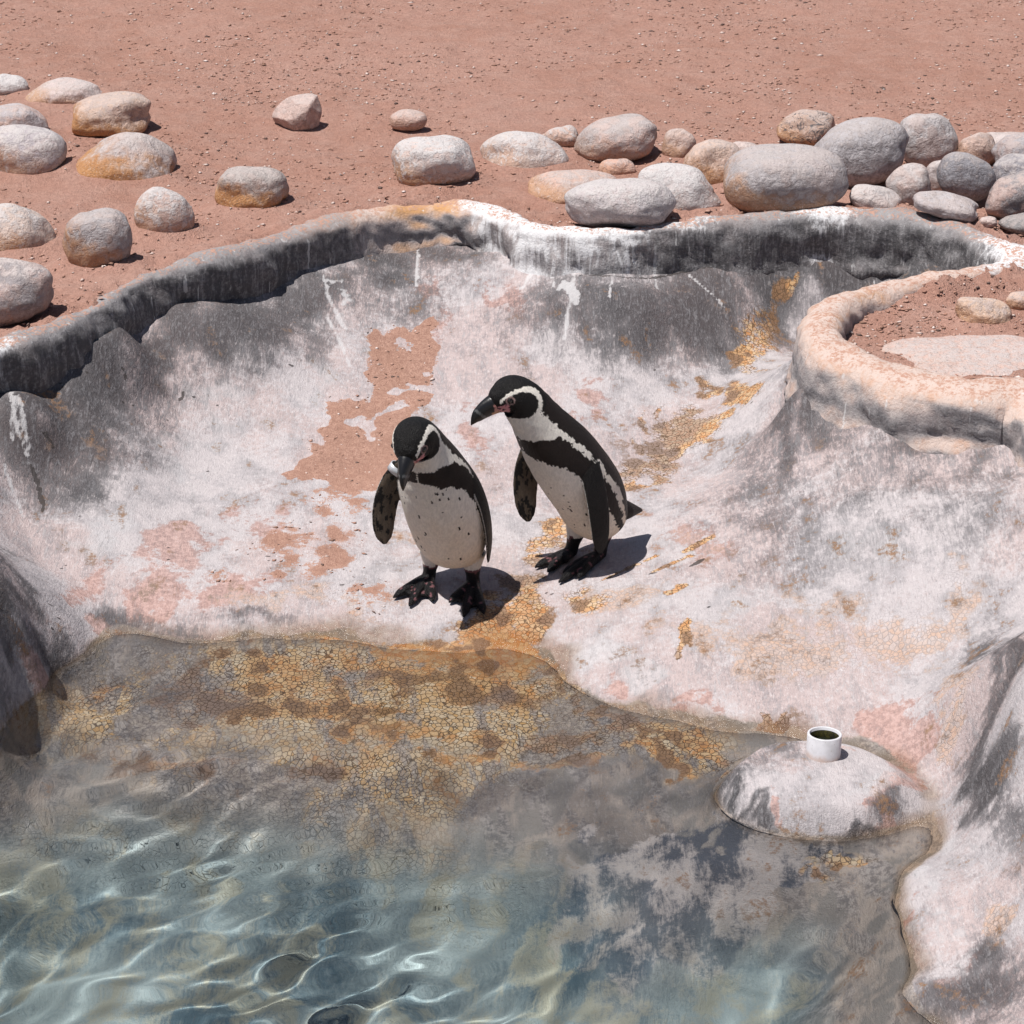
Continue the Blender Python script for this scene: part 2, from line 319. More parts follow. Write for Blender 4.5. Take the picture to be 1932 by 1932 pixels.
# dark weathering below the lip and in the hollows
for b in [(60, 800, 90, 90), (150, 760, 110, 110), (210, 680, 90, 70), (130, 880, 70, 70, .8), (320, 650, 120, 70), (440, 600, 140, 60), (560, 570, 130, 50, .9), (700, 500, 120, 40, .9), (820, 480, 110, 40, .8), (600, 620, 60, 40, .6),
          (930, 470, 50, 30, .4), (1080, 560, 110, 60, .8), (1200, 580, 130, 70, .95), (1330, 570, 150, 80, 1), (1470, 530, 140, 70, 1), (1600, 520, 150, 50, 1), (1740, 500, 120, 50, 1), (1250, 650, 110, 60, .85), (1180, 680, 60, 50, .7), (1370, 650, 90, 50, .85), (1480, 600, 60, 30, .7), (980, 620, 50, 40, .4),
          (1540, 730, 60, 40, .95), (1480, 780, 50, 70, .8), (1620, 770, 90, 30, .9), (1440, 860, 40, 60, .5), (1600, 860, 60, 60, .5), (1740, 830, 90, 30, .6), (1680, 900, 30, 80, .4), (1850, 880, 60, 40, .5),
          (1900, 1250, 60, 120, .9), (1880, 1400, 50, 110, .95), (1910, 1550, 50, 60, .6), (1860, 1300, 30, 100, .8), (1880, 1860, 80, 60, .9), (1800, 1890, 60, 50, .7),
          (30, 1120, 60, 90, .75), (90, 1190, 60, 40, .8), (20, 1230, 60, 90, .65), (60, 1270, 50, 40, .6), (10, 1320, 40, 60, .5),
          (1500, 1572, 110, 14, 1), (1378, 1500, 14, 40, .95), (1640, 1568, 70, 12, .9), (1450, 1430, 50, 14, .5), (1410, 1545, 50, 16, .9), (1580, 1578, 90, 10, .9), (1700, 1530, 30, 20, .7), (1480, 960, 160, 90, .4), (1640, 920, 160, 70, .45), (1800, 960, 120, 90, .4), (1420, 900, 60, 70, .5), (1560, 800, 120, 50, .7), (1700, 850, 140, 50, .55), (260, 760, 140, 80, .55), (700, 560, 220, 50, .5), (1000, 600, 90, 60, .5), (420, 690, 160, 50, .5),
          (250, 1200, 60, 22, .7), (330, 1230, 90, 26, .6), (150, 1450, 60, 50, .6), (240, 1330, 70, 40, .6), (480, 1190, 90, 14, .5),
          (1230, 1530, 110, 40, .8), (1330, 1500, 80, 60, .8), (1100, 1600, 100, 60, .8), (1180, 1680, 130, 70, .8), (1350, 1700, 120, 70, .7), (900, 1560, 140, 40, .7), (700, 1560, 160, 30, .6), (350, 1600, 150, 40, .5), (1000, 1530, 130, 26, .7)]: blob(m_dark, b[0], b[1], b[2] * 1.45, b[3] * 1.6, (b[4] if len(b) > 4 else 1.0), .95)
# grease-pink bare render
for b in [(330, 1050, 110, 90, .8), (300, 1140, 90, 50, .9), (420, 1120, 110, 60, .8), (180, 1130, 60, 60, .8), (480, 1000, 120, 60, .6), (960, 560, 80, 60, .7), (830, 620, 50, 60, .6), (800, 540, 60, 40, .6), (1100, 740, 80, 60, .6), (900, 800, 80, 80, .55), (1300, 1000, 120, 60, .5),
          (1250, 1380, 160, 24, .9), (1150, 1330, 60, 30, .9), (1350, 1340, 60, 30, .7), (1680, 1400, 90, 70, 1.0), (1700, 1460, 60, 60, .9), (1640, 1370, 60, 30, .9), (1450, 1520, 26, 14, .9), (1670, 1520, 40, 12, .9), (1580, 1438, 50, 8, .9), (1580, 1580, 110, 26, .9), (1480, 1600, 90, 40, .7), (1690, 1880, 30, 40, .9), (1820, 1840, 60, 40, .7), (1660, 1730, 20, 60, .6), (1700, 1580, 24, 30, .7),
          (190, 1250, 60, 60, .8), (120, 1330, 60, 60, .7), (40, 1380, 60, 30, 1.0), (120, 1285, 50, 20, .9)]: blob(m_pink, *b, soft=.9)
# peach crackle on the open slope
for b in [(1500, 1240, 200, 90, .9), (1700, 1220, 140, 90, .9), (1800, 1170, 60, 80, .8), (1330, 1180, 160, 60, .6), (1150, 1110, 120, 40, .8), (1790, 1340, 40, 80, 1.0), (1880, 1740, 60, 80, 1), (1820, 1700, 50, 50, .6), (1550, 1120, 160, 50, .5), (640, 1130, 160, 40, .7), (520, 1150, 120, 40, .6), (780, 1000, 90, 60, .5), (880, 900, 70, 60, .4), (1260, 1010, 140, 40, .4), (500, 1330, 260, 60, .8), (800, 1330, 260, 60, .9), (1050, 1430, 260, 50, .9), (700, 1460, 300, 50, .8), (1300, 1440, 120, 40, .9), (400, 1640, 220, 40, .8), (250, 1500, 160, 40, .6), (300, 1750, 200, 40, .5), (1640, 1590, 60, 30, .7), (1560, 1670, 60, 30, .7)]: blob(m_peach, *b, soft=.9)
# white guano runs and spatter
for P, wd in [([(985, 450), (1000, 520), (985, 545)], .013), ([(1085, 505), (1080, 545), (1070, 600), (1065, 640)], .010), ([(1040, 500), (1045, 540)], .010), ([(610, 520), (620, 560), (650, 620)], .012), ([(618, 600), (640, 640), (660, 690)], .010),
              ([(790, 470), (785, 540)], .01), ([(20, 740), (30, 800), (50, 860)], .011), ([(35, 745), (45, 800), (55, 850)], .010), ([(10, 880), (25, 930), (45, 975)], .010), ([(1300, 520), (1330, 545), (1365, 580)], .008), ([(1640, 500), (1650, 540)], .008), ([(1160, 505), (1150, 560)], .008), ([(1235, 505), (1240, 545)], .008), ([(30, 750), (22, 830)], .010)]: stroke(m_drip, P, wd * .7, .85, .8)
for b in [(1068, 548, 16, 22, .95), (640, 578, 14, 26, .8), (615, 548, 9, 20, .8)]: blob(m_drip, *b, soft=.6)
for b in [(1068, 545, 18, 24), (640, 575, 20, 30, .8), (615, 545, 12, 22, .8), (450, 640, 160, 60, .35), (420, 780, 160, 100, .55), (350, 880, 140, 90, .5), (600, 700, 70, 80, .5), (1060, 830, 60, 60, .3), (1200, 620, 120, 20, .2), (660, 1190, 110, 12, .9),
          (1150, 1150, 60, 24, .45), (1110, 1240, 90, 60, .8), (1220, 1290, 90, 40, .7), (1400, 1120, 140, 60, .35), (1660, 1000, 160, 70, .4), (1720, 1660, 40, 90, .7), (1760, 1760, 60, 90, .8), (1800, 1590, 50, 60, .6), (1770, 1500, 20, 50, .6),
          (1540, 1420, 130, 30, .7), (1440, 1480, 60, 26, .6), (1650, 1490, 80, 30, .6), (200, 1010, 90, 60, .6)]: blob(m_white, *b, soft=.9)
# joints and cracks
for P, wd in [([(20, 715), (100, 712), (120, 730)], .004), ([(205, 600), (250, 585), (285, 588)], .004), ([(60, 880), (75, 920), (82, 965)], .008), ([(360, 745), (375, 758)], .004), ([(1095, 520), (1180, 525), (1250, 522), (1340, 505), (1460, 488), (1560, 472), (1640, 478), (1700, 492), (1790, 500)], .004),
              ([(560, 505), (650, 470), (760, 455), (830, 450)], .004), ([(1505, 705), (1560, 745), (1620, 765), (1700, 790), (1790, 800)], .005), ([(1300, 1070), (1325, 1056)], .007)]: stroke(m_crk, P, wd)
# mottled ridge; then the water's blue depth tint, painted into the floor colour
m_mot = new()
for b in [(1450, 1600, 110, 50), (1350, 1620, 120, 60), (1280, 1680, 140, 80), (1200, 1760, 150, 90), (1160, 1860, 140, 90), (1320, 1800, 130, 110), (1300, 1900, 120, 90), (1450, 1690, 120, 60), (1560, 1610, 90, 30), (1380, 1540, 70, 40)]: blob(m_mot, *b, soft=.5)
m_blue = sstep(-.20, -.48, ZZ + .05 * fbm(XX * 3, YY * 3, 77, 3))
for k in range(70):                            # droppings and mud specks
    px, py = random.uniform(60, 1500), random.uniform(640, 1150)
    if random.random() < .8:
        try: blob(m_crk, px, py, random.uniform(1.2, 3.4), random.uniform(1, 2.6), .95, .5)
        except Exception: pass
SL = np.gradient(ZZ, STEP); steep = np.hypot(*SL)
m_wet = (1 - sstep(ZW - .014, ZW + .012, ZZ + .03 * fbm(XX * 6, YY * 6, 5, 4))) * sstep(ZW - .032, ZW - .016, ZZ)
m_und = 1 - sstep(ZW - .02, ZW + .01, ZZ + .015 * fbm(XX * 7, YY * 7, 15, 3))
gul = new()
for b in [(900, 1220, 160, 40), (980, 1150, 60, 60, .8), (760, 1210, 120, 24)]: blob(gul, *b, soft=.7)
m_wet = np.maximum(m_wet, gul * .8)

def grid_quads(keep):
    ny, nx = keep.shape
    idx = np.arange(ny * nx).reshape(ny, nx)
    q = np.stack([idx[:-1, :-1], idx[:-1, 1:], idx[1:, 1:], idx[1:, :-1]], -1)
    k = keep[:-1, :-1] & keep[:-1, 1:] & keep[1:, 1:] & keep[1:, :-1]
    return q[k]
def compact(V, Q, attrs):
    used = np.zeros(len(V), bool); used[Q.ravel()] = True; mp = np.cumsum(used) - 1
    return V[used], mp[Q], [a[used] for a in attrs]
keep = inside(XX, YY)
ZB = ZZ + .0025 * np.clip(m_sand, 0, 1)
V = np.stack([XX, YY, ZB], -1).reshape(-1, 3)
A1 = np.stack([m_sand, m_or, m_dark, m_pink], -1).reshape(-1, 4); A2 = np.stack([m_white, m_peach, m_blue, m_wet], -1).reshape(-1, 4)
NA = np.clip(.5 + .75 * fbm(XX * 4, YY * 4, 201, 5), 0, 1); NB = np.clip(.5 + .8 * fbm(XX * 17 + .4 * fbm(XX * 9, YY * 9, 5, 2), YY * 13, 211, 4), 0, 1)
A3 = np.stack([m_crk, NA, NB, np.clip(.5 + .8 * fbm(XX * 34 + YY * 8, YY * 8, 221, 4), 0, 1)], -1).reshape(-1, 4)
m_shelf = new()
for b in [(300, 1350, 260, 140), (600, 1330, 320, 140), (900, 1350, 300, 140), (1150, 1420, 260, 70), (1330, 1430, 120, 40), (600, 1520, 420, 120), (300, 1700, 340, 140, .9), (700, 1750, 300, 150, .7), (1600, 1640, 80, 36, .9), (1530, 1700, 60, 26, .8)]: blob(m_shelf, *b, soft=.6)
m_shelf = np.clip(m_shelf + .0, 0, 1)
A4 = np.stack([m_und, m_mot * m_und, m_shelf, m_drip], -1).reshape(-1, 4)
Vb, Qb, (A1, A2, A3, A4) = compact(V, grid_quads(keep), [A1, A2, A3, A4])

# ---- materials of the setting
def concrete(name):
    t = NT(name); c = t.coord()
    n1 = t.attr('m3', 1); n2 = t.attr('m3', 2); brush2 = t.attr('m3', 3); und = t.attr('m4', 0); wet = t.attr('m2', 3)
    n3 = t.noise(c, 55, 4, .75); brush = t.noise(t.coord((95, 17, 24)), 1, 4, .75, 1.0); fine = t.noise(c, 240, 2, .7)
    cw = t.n('VectorMath', props={'operation': 'MULTIPLY_ADD'}, i0=t.attr('m3'), i1=(.05, .05, .05), i2=c)
    z3 = t.add(n3, -.5); zb = t.add(brush, -.5); z2 = t.add(n2, -.5)
    def M(att, ch, amp=.8, lo=.38, hi=.62, k=1.4):
        return t.ss(t.add(t.attr(att, ch), t.add(t.mul(z2, amp), t.mul(z3, amp * k))), lo, hi)
    grain = t.noise(t.coord((230, 46, 70), rot=(0, 0, R(12))), 1, 3, .75, .6)
    base = t.mix(t.ss(t.add(n2, t.mul(z3, .8)), .2, .8), (.485, .44, .445), (.385, .355, .365))
    base = t.mix(t.mul(t.ss(t.add(n1, t.mul(z3, 1.3)), .36, .72), .5), base, (.47, .335, .31))
    base = t.mix(t.mul(t.ss(t.add(t.mul(t.add(brush2, n1), .5), t.add(t.mul(zb, 1.6), t.mul(z3, 1.2))), .50, .95), .5), base, (.23, .22, .235))
    base = t.mix(t.ss(t.add(grain, t.mul(z3, .4)), .54, .70, 0, .42), base, (.20, .185, .195)); base = t.mix(t.ss(t.add(grain, t.mul(z3, .4)), .45, .32, 0, .5), base, (.62, .58, .58))
    base = t.mix(t.mul(t.ss(t.add(brush, t.mul(z3, .5)), .56, .68), .45), base, (.60, .565, .565))
    pink = M('m1', 3); base = t.mix(t.mul(pink, .72), base, t.mix(t.ss(n3, .4, .6), (.52, .32, .275), (.36, .21, .18)))
    ve = t.vor(cw, 68, 'DISTANCE_TO_EDGE'); vc = t.vor(cw, 68, 'F1', out=1); lines = t.ss(ve, .02, .085, 1, 0)
    cell = t.n('SeparateColor', i0=vc)
    peach = M('m2', 1, .9, .36, .75)
    base = t.mix(t.mul(peach, .72), base, t.mix(cell, (.56, .36, .25), (.50, .42, .39)))
    base = t.mix(t.mul(t.mul(lines, peach), .7), base, (.36, .31, .30))
    white = M('m2', 0, .9, .38, .70); base = t.mix(t.mul(white, .55), base, t.mix(n3, (.64, .61, .61), (.46, .44, .455)))
    # submerged shelf: a mosaic of cream and ochre flakes with dark seams
    ust = t.ss(t.add(und, t.add(t.mul(z2, .5), t.mul(z3, .5))), .4, .6)
    fl = t.mix(cell, (.66, .55, .40), (.58, .36, .16)); fl = t.mix(t.ss(t.add(n1, t.mul(z3, .9)), .46, .72), fl, t.mix(t.ss(n3, .4, .6), (.24, .205, .19), (.38, .33, .29)))
    fl = t.mix(t.attr('m4', 2), t.mix(t.ss(t.add(n2, t.mul(zb, .8)), .35, .65), (.26, .24, .225), (.42, .36, .32)), fl); lines = t.mul(lines, t.math('MAXIMUM', t.math('SUBTRACT', 1.0, und), t.attr('m4', 2)))
    fl = t.mix(t.mul(t.ss(t.add(brush2, t.mul(zb, .9)), .5, .75), .75), fl, t.mix(t.ss(n3, .4, .6), (.17, .155, .155), (.42, .38, .36)))
    fl = t.mix(t.mul(lines, t.ss(t.add(n1, t.mul(z2, .6)), .75, .5, .25, .92)), fl, (.085, .060, .045))
    base = t.mix(ust, base, fl)
    dk = t.add(t.attr('m1', 2), t.add(t.mul(z2, .45), t.add(t.mul(zb, 1.5), t.mul(z3, .9)))); dk = t.ss(dk, .0, .84)
    dcol = t.mix(n1, (.040, .040, .044), (.078, .064, .066)); dcol = t.mix(t.ss(t.add(brush, t.mul(z3, .8)), .42, .78, 0, .8), dcol, (.25, .24, .25)); dcol = t.mix(t.mul(t.ss(t.add(grain, t.mul(z3, .5)), .52, .68), .6), dcol, (.030, .029, .032))
    base = t.mix(t.mul(dk, t.mix(ust, (.95, .95, .95), (.6, .6, .6))), base, dcol)
    mot = M('m4', 1, .5, .35, .6); base = t.mix(t.mul(mot, .92), base, t.mix(t.ss(t.add(n2, t.add(t.mul(z3, .9), t.mul(zb, .9))), .26, .78), (.075, .083, .105), (.45, .41, .40)))
    orr = M('m1', 1, .9, .28, .6)
    ocol = t.mix(cell, (.54, .23, .055), (.62, .43, .24)); ocol = t.mix(t.ss(n2, .55, .75), ocol, (.25, .135, .065))
    ocol = t.mix(t.mul(t.ss(n1, .56, .70), .6), ocol, (.22, .17, .15))
    base = t.mix(t.mul(orr, .85), base, ocol)
    base = t.mix(t.mul(t.mul(lines, t.ss(t.add(t.attr('m1', 1), t.mul(z2, .5)), .12, .5)), .88), base, (.10, .058, .03))
    sand = t.ss(t.add(t.attr('m1', 0), t.add(t.mul(z2, .5), t.add(t.mul(z3, .7), t.mul(t.add(fine, -.5), .5)))), .36, .45)
    base = t.mix(sand, base, t.mix(t.ss(t.add(fine, t.mul(z3, .7)), .35, .7), t.mix(n1, (.34, .185, .135), (.25, .135, .10)), t.mix(n2, (.48, .29, .225), (.40, .23, .17))))
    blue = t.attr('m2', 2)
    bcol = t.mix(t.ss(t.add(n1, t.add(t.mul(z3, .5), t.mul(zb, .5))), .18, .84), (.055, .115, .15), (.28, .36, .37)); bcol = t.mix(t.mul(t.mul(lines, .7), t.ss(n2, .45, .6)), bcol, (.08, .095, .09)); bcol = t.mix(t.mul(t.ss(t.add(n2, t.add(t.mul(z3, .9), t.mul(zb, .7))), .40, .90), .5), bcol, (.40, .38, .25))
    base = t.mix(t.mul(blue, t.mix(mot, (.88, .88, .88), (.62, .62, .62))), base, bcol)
    drp = t.ss(t.add(t.attr('m4', 3), t.add(t.mul(z3, 1.0), t.mul(zb, 1.0))), .36, .80); base = t.mix(t.mul(drp, .7), base, t.mix(n3, (.68, .66, .66), (.52, .50, .51)))
    crk = t.ss(t.add(t.attr('m3', 0), t.mul(z3, .8)), .45, .6); base = t.mix(t.mul(crk, .85), base, (.045, .038, .036))
    base = t.mix(t.mul(t.ss(fine, .63, .72), .5), base, (.12, .10, .10))
    base = t.mix(wet, base, t.mix(1.0, base, (.66, .56, .46), 'MULTIPLY'))
    rough = t.mix(wet, (.86, .86, .86), (.16, .16, .16))
    h = t.add(t.mul(n3, .9), t.add(t.mul(grain, .4), t.mul(brush, .5))); h = t.add(h, t.mul(t.mul(lines, t.math('MAXIMUM', t.math('MAXIMUM', t.attr('m1', 1), t.attr('m2', 1)), und)), -.4)); h = t.add(h, t.mul(fine, .35))
    return t.fin(base, rough, t.bump(h, .7, .007), .35)
basin_mat = concrete('basin_render')
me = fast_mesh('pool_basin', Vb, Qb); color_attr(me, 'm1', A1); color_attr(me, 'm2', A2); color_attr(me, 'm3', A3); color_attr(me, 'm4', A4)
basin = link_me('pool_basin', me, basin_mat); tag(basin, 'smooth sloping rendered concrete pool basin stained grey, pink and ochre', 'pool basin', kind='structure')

# ---- sand
def axis(lo, a, b, hi, st):
    x = list(np.arange(a, b, st)); s = st; p = a; L = []
    while p > lo: s *= 1.35; p -= s; L.append(p)
    s = st; p = x[-1]; H_ = []
    while p < hi: s *= 1.35; p += s; H_.append(p)
    return np.array(L[::-1] + x + H_)
SX = axis(-150, -2.8, 2.8, 150, .02); SY = axis(-100, 2.2, 12.8, 200, .02)
SXX, SYY = np.meshgrid(SX, SY)
def sand_z(x, y):
    x = np.asarray(x, float); y = np.asarray(y, float)
    z = SAND + .022 * fbm(x * 1.3, y * 1.3, 41, 3) + .016 * fbm(x * 5, y * 5, 43, 3) + .006 * fbm(x * 16, y * 16, 47, 2)
    pl = np.exp(-(((x - 1.35) / .42) ** 2 + ((y - 7.55) / .45) ** 2) ** 2)     # the bed behind the planter kerb lies lower
    return z - .035 * pl
BANK = []
def near_rim(x, y):
    x = np.asarray(x, float); y = np.asarray(y, float); best = np.full(x.shape, 9.0); top = np.zeros(x.shape)
    for i in range(0, len(RIM), 3):
        d = np.hypot(x - RIM[i, 0], y - RIM[i, 1]); m = d < best; best[m] = d[m]; top[m] = RIM[i, 2] + RIM[i, 4]
    return best, top
def sand_top(x, y):
    x = np.asarray(x, float); y = np.asarray(y, float); z = sand_z(x, y); d, top = near_rim(x, y)
    w_ = (1 - sstep(.03, .30, d)) * (1 - np.exp(-(((x - 1.25) / .55) ** 2 + ((y - 7.5) / .5) ** 2) ** 3))
    ins = inside(x, y)
    z = z * (1 - w_) + w_ * (top - .020 + .045 * fbm(x * 8, y * 8, 301, 2) + .03 * fbm(x * 38, y * 38, 307, 2))
    for bx, by, ba, bb_, bh in BANK:
        q = ((x - bx) / (ba * 1.12)) ** 2 + ((y - by) / (bb_ * 1.12)) ** 2; z = z + bh * np.exp(-np.maximum(q - 1, 0) * 2.2) * (1 - sstep(0, .06, -np.minimum(d - .06, 0)))
    return np.where(ins, z - .07 * sstep(.0, .03, d), z)
SZ = sand_top(SXX, SYY)
din = near_rim(SXX, SYY)[0]
k2 = ~inside(SXX, SYY) | (din < .04)
Vs, Qs, _ = compact(np.stack([SXX, SYY, SZ], -1).reshape(-1, 3), grid_quads(k2 | (np.hypot(SXX, SYY) > 40)), [])
t = NT('red_sand'); c = t.coord()
n1 = t.noise(c, 1.3, 5, .6); n2 = t.noise(c, 55, 4, .8); n3 = t.noise(c, 190, 2, .8); n4 = t.noise(c, 9, 5, .65)
b = t.mix(t.ss(n1, .35, .65), (.545, .315, .25), (.50, .275, .21)); b = t.mix(t.mul(t.ss(n4, .4, .65), .4), b, (.58, .375, .31))
b = t.mix(t.ss(n2, .35, .7), t.mix(1.0, b, (.80, .78, .78), 'MULTIPLY'), b); b = t.mix(t.mul(t.ss(n3, .62, .72), .6), b, (.66, .47, .40)); b = t.mix(t.mul(t.ss(n3, .36, .28), .7), b, (.17, .095, .07))
sand_mat = t.fin(b, .95, t.bump(t.add(t.mul(n2, 1.0), t.add(t.mul(n3, .6), n4)), .9, .018), .15)
ground_o = link_me('ground', fast_mesh('ground', Vs, Qs), sand_mat); tag(ground_o, 'dry reddish sand ground around the pool', 'ground', kind='structure')

# ---- rim of the pool: one swept kerb with a rounded lip
def build_rim():
    n = len(RIM); K = 28; T = np.roll(RIM[:, :2], -2, 0) - np.roll(RIM[:, :2], 2, 0); T /= np.linalg.norm(T, axis=1)[:, None]
    Nn = np.stack([-T[:, 1], T[:, 0]], -1)
    for _ in range(4): Nn = (np.roll(Nn, 1, 0) + Nn + np.roll(Nn, -1, 0)); Nn /= np.linalg.norm(Nn, axis=1)[:, None]
    m = len(RIM) // 3
    if not inside(RIM[m, 0] + Nn[m, 0] * .05, RIM[m, 1] + Nn[m, 1] * .05): Nn = -Nn
    prof = np.array([(-1.0, -1.2), (-1.02, -.5), (-1, .2), (-.86, .66), (-.55, .93), (-.1, 1.0), (.35, .97), (.68, .82), (.90, .55), (1.0, .2), (1.05, -.2), (1.07, -.6), (1.02, -.85), (1.10, -1.15), (1.30, -1.7), (.6, -2.2), (-.4, -2.0), (-.9, -1.6)])
    K = 54; pk = np.concatenate([prof, prof[:1]]); dk_ = np.concatenate([[0], np.cumsum(np.hypot(*np.diff(pk, axis=0).T))]); uu_ = np.linspace(0, dk_[-1], K + 1)[:-1]
    ce, se = np.interp(uu_, dk_, pk[:, 0]), np.interp(uu_, dk_, pk[:, 1])
    ce = (np.roll(ce, 1) + 2 * ce + np.roll(ce, -1)) / 4; se = (np.roll(se, 1) + 2 * se + np.roll(se, -1)) / 4
    P = np.zeros((n, K, 3)); 
    P[..., 0] = RIM[:, None, 0] + Nn[:, None, 0] * RIM[:, None, 3] * ce; P[..., 1] = RIM[:, None, 1] + Nn[:, None, 1] * RIM[:, None, 3] * ce
    P[..., 2] = RIM[:, None, 2] + RIM[:, None, 4] * se
    d = .012 * fbm(P[..., 0] * 34, P[..., 1] * 34 + P[..., 2] * 20, 63, 3) + .022 * fbm(P[..., 0] * 9 + P[..., 2] * 6, P[..., 1] * 9 - P[..., 2] * 4, 61, 4) + .036 * fbm(P[..., 0] * 2.6, P[..., 1] * 2.6 + P[..., 2] * 3, 67, 2)
    P[..., 0] += Nn[:, None, 0] * d * ce; P[..., 1] += Nn[:, None, 1] * d * ce; P[..., 2] += d * .5 * se + (.012 * fbm(RIM[:, 0] * 1.7, RIM[:, 1] * 1.7, 71, 2))[:, None]
    idx = np.arange(n * K).reshape(n, K)
    Q = np.stack([idx, np.roll(idx, -1, 1), np.roll(np.roll(idx, -1, 0), -1, 1), np.roll(idx, -1, 0)], -1).reshape(-1, 4)
    return P, Q
RP, RQ = build_rim()
# weights along the kerb, keyed on plan position: dark, peach, white, ochre
RV = RP.reshape(-1, 3)
def rimblob(lst):
    M = np.zeros(len(RV))
    for px, py, r, v in lst:
        c = U(px, py, .45); M = np.maximum(M, v * np.exp(-(((RV[:, 0] - c[0]) / r) ** 2 + ((RV[:, 1] - c[1]) / (r * 1.6)) ** 2)))
    return M
r_dark = rimblob([(0, 690, .3, 1.3), (130, 640, .3, 1.3), (260, 570, .3, 1.3), (380, 530, .3, 1.25), (500, 490, .25, 1.15), (620, 450, .22, .85), (760, 425, .2, .5), (1060, 470, .2, .5), (1200, 480, .2, .75), (1320, 460, .25, 1.1), (1460, 445, .25, 1.2), (1600, 440, .25, 1.2), (1720, 450, .25, 1.2), (1820, 470, .2, 1.1), (1900, 500, .2, .6)])
r_peach = rimblob([(620, 450, .2, .5), (720, 425, .22, .8), (820, 412, .2, .9), (890, 410, .12, .6), (1900, 525, .15, .5), (1780, 552, .2, 1), (1660, 578, .2, 1), (1570, 620, .2, 1), (1560, 670, .2, 1), (1640, 720, .22, 1), (1760, 765, .22, 1), (1880, 790, .25, 1), (2000, 800, .3, 1)])
r_white = rimblob([(930, 425, .14, .7), (1000, 460, .13, .8), (1090, 470, .14, .75), (1180, 472, .13, .65), (1300, 455, .15, .35), (1560, 435, .12, .6), (1900, 505, .15, .6), (10, 690, .06, .5)])
r_och = rimblob([(780, 415, .15, .8), (830, 410, .1, .8), (690, 432, .1, .4), (1640, 590, .12, .5), (1580, 640, .1, .4)])
t = NT('rim_render'); c = t.coord()
n1 = t.noise(c, 5, 5, .65); n2 = t.noise(c, 22, 6, .7, .5); n3 = t.noise(c, 90, 5, .7); drip = t.noise(t.coord((55, 55, 5)), 1, 5, .7, .4); fine = t.noise(c, 300, 2, .6)
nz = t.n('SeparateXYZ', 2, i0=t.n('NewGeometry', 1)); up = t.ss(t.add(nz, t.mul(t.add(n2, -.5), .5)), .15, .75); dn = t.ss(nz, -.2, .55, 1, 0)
b = t.mix(t.ss(t.add(n2, t.mul(t.add(n3, -.5), .9)), .38, .62), (.50, .47, .47), (.33, .31, .32)); b = t.mix(t.mul(t.ss(n1, .45, .65), .4), b, (.58, .46, .43))
pe = t.mul(t.ss(t.add(t.attr('r1', 1), t.mul(t.add(n2, -.5), .8)), .25, .7), t.ss(nz, .0, .6)); b = t.mix(pe, b, t.mix(t.ss(t.add(n2, t.mul(t.add(n3, -.5), .6)), .4, .7), (.60, .475, .42), (.56, .37, .285)))
b = t.mix(t.mul(t.ss(t.add(t.attr('r1', 3), t.mul(t.add(n2, -.5), 1.0)), .35, .8), t.ss(nz, .2, .8)), b, (.56, .30, .13))
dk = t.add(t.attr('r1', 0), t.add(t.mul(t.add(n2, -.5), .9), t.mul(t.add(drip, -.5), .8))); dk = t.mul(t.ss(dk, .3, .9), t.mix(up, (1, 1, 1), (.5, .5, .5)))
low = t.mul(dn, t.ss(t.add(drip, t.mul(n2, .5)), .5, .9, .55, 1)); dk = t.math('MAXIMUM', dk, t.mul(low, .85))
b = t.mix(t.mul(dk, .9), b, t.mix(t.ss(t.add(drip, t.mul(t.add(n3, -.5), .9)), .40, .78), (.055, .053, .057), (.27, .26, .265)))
wh = t.ss(t.add(t.attr('r1', 2), t.add(t.mul(t.add(drip, -.5), 1.3), t.mul(t.add(nz, -.3), .45))), .45, .8); b = t.mix(t.mul(wh, .9), b, (.74, .73, .74))
dripw = t.ss(t.noise(t.coord((34, 34, 2.2)), 1, 3, .5), .66, .72); b = t.mix(t.mul(dripw, .55), b, (.68, .67, .67))
b = t.mix(t.mul(t.ss(t.noise(c, 160, 3, .6), .64, .72), .5), b, (.16, .13, .12))
b = t.mix(t.mul(t.ss(nz, .7, .95), t.ss(t.add(n3, t.mul(n2, .6)), .78, .9)), b, t.mix(n3, (.40, .21, .15), (.52, .32, .25)))
rim_mat = t.fin(b, .85, t.bump(t.add(t.mul(n2, .7), t.add(t.mul(n3, .6), t.mul(drip, .5))), .8, .010), .3)
me = fast_mesh('pool_rim', RV, RQ); color_attr(me, 'r1', np.stack([r_dark, r_peach, r_white, r_och], -1))
rim = link_me('pool_rim', me, rim_mat); tag(rim, 'rounded concrete kerb that curls around the pool edge, streaked grey and white', 'pool rim')

# ---- water
def waves(x, y):
    z = np.zeros_like(x); r2 = np.random.default_rng(5)
    wx = x + .05 * fbm(x * 3, y * 3, 81, 2); wy = y + .05 * fbm(x * 3 + 9, y * 3, 83, 2)
    for k in range(22):
        L = .10 * 1.12 ** k; th = r2.uniform(-1.2, 1.2) + math.pi / 2 + .3; a = .0026 * L * r2.uniform(.6, 1.2)
        z = z + a * np.sin((wx * math.cos(th) + wy * math.sin(th)) * 2 * math.pi / L + r2.uniform(0, 6.28))
    r3 = np.random.default_rng(9)
    rip = np.zeros_like(x)
    for k in range(9):
        L = r3.uniform(.055, .13); th = r3.uniform(-.9, .9) + math.pi / 2; rip = rip + .0050 * L * np.sin((wx * math.cos(th) + wy * math.sin(th)) * 2 * math.pi / L + r3.uniform(0, 6.28))
    return z + rip * np.clip(.35 + 1.6 * fbm(x * 1.6, y * 2.4, 91, 2), 0, 1.2)
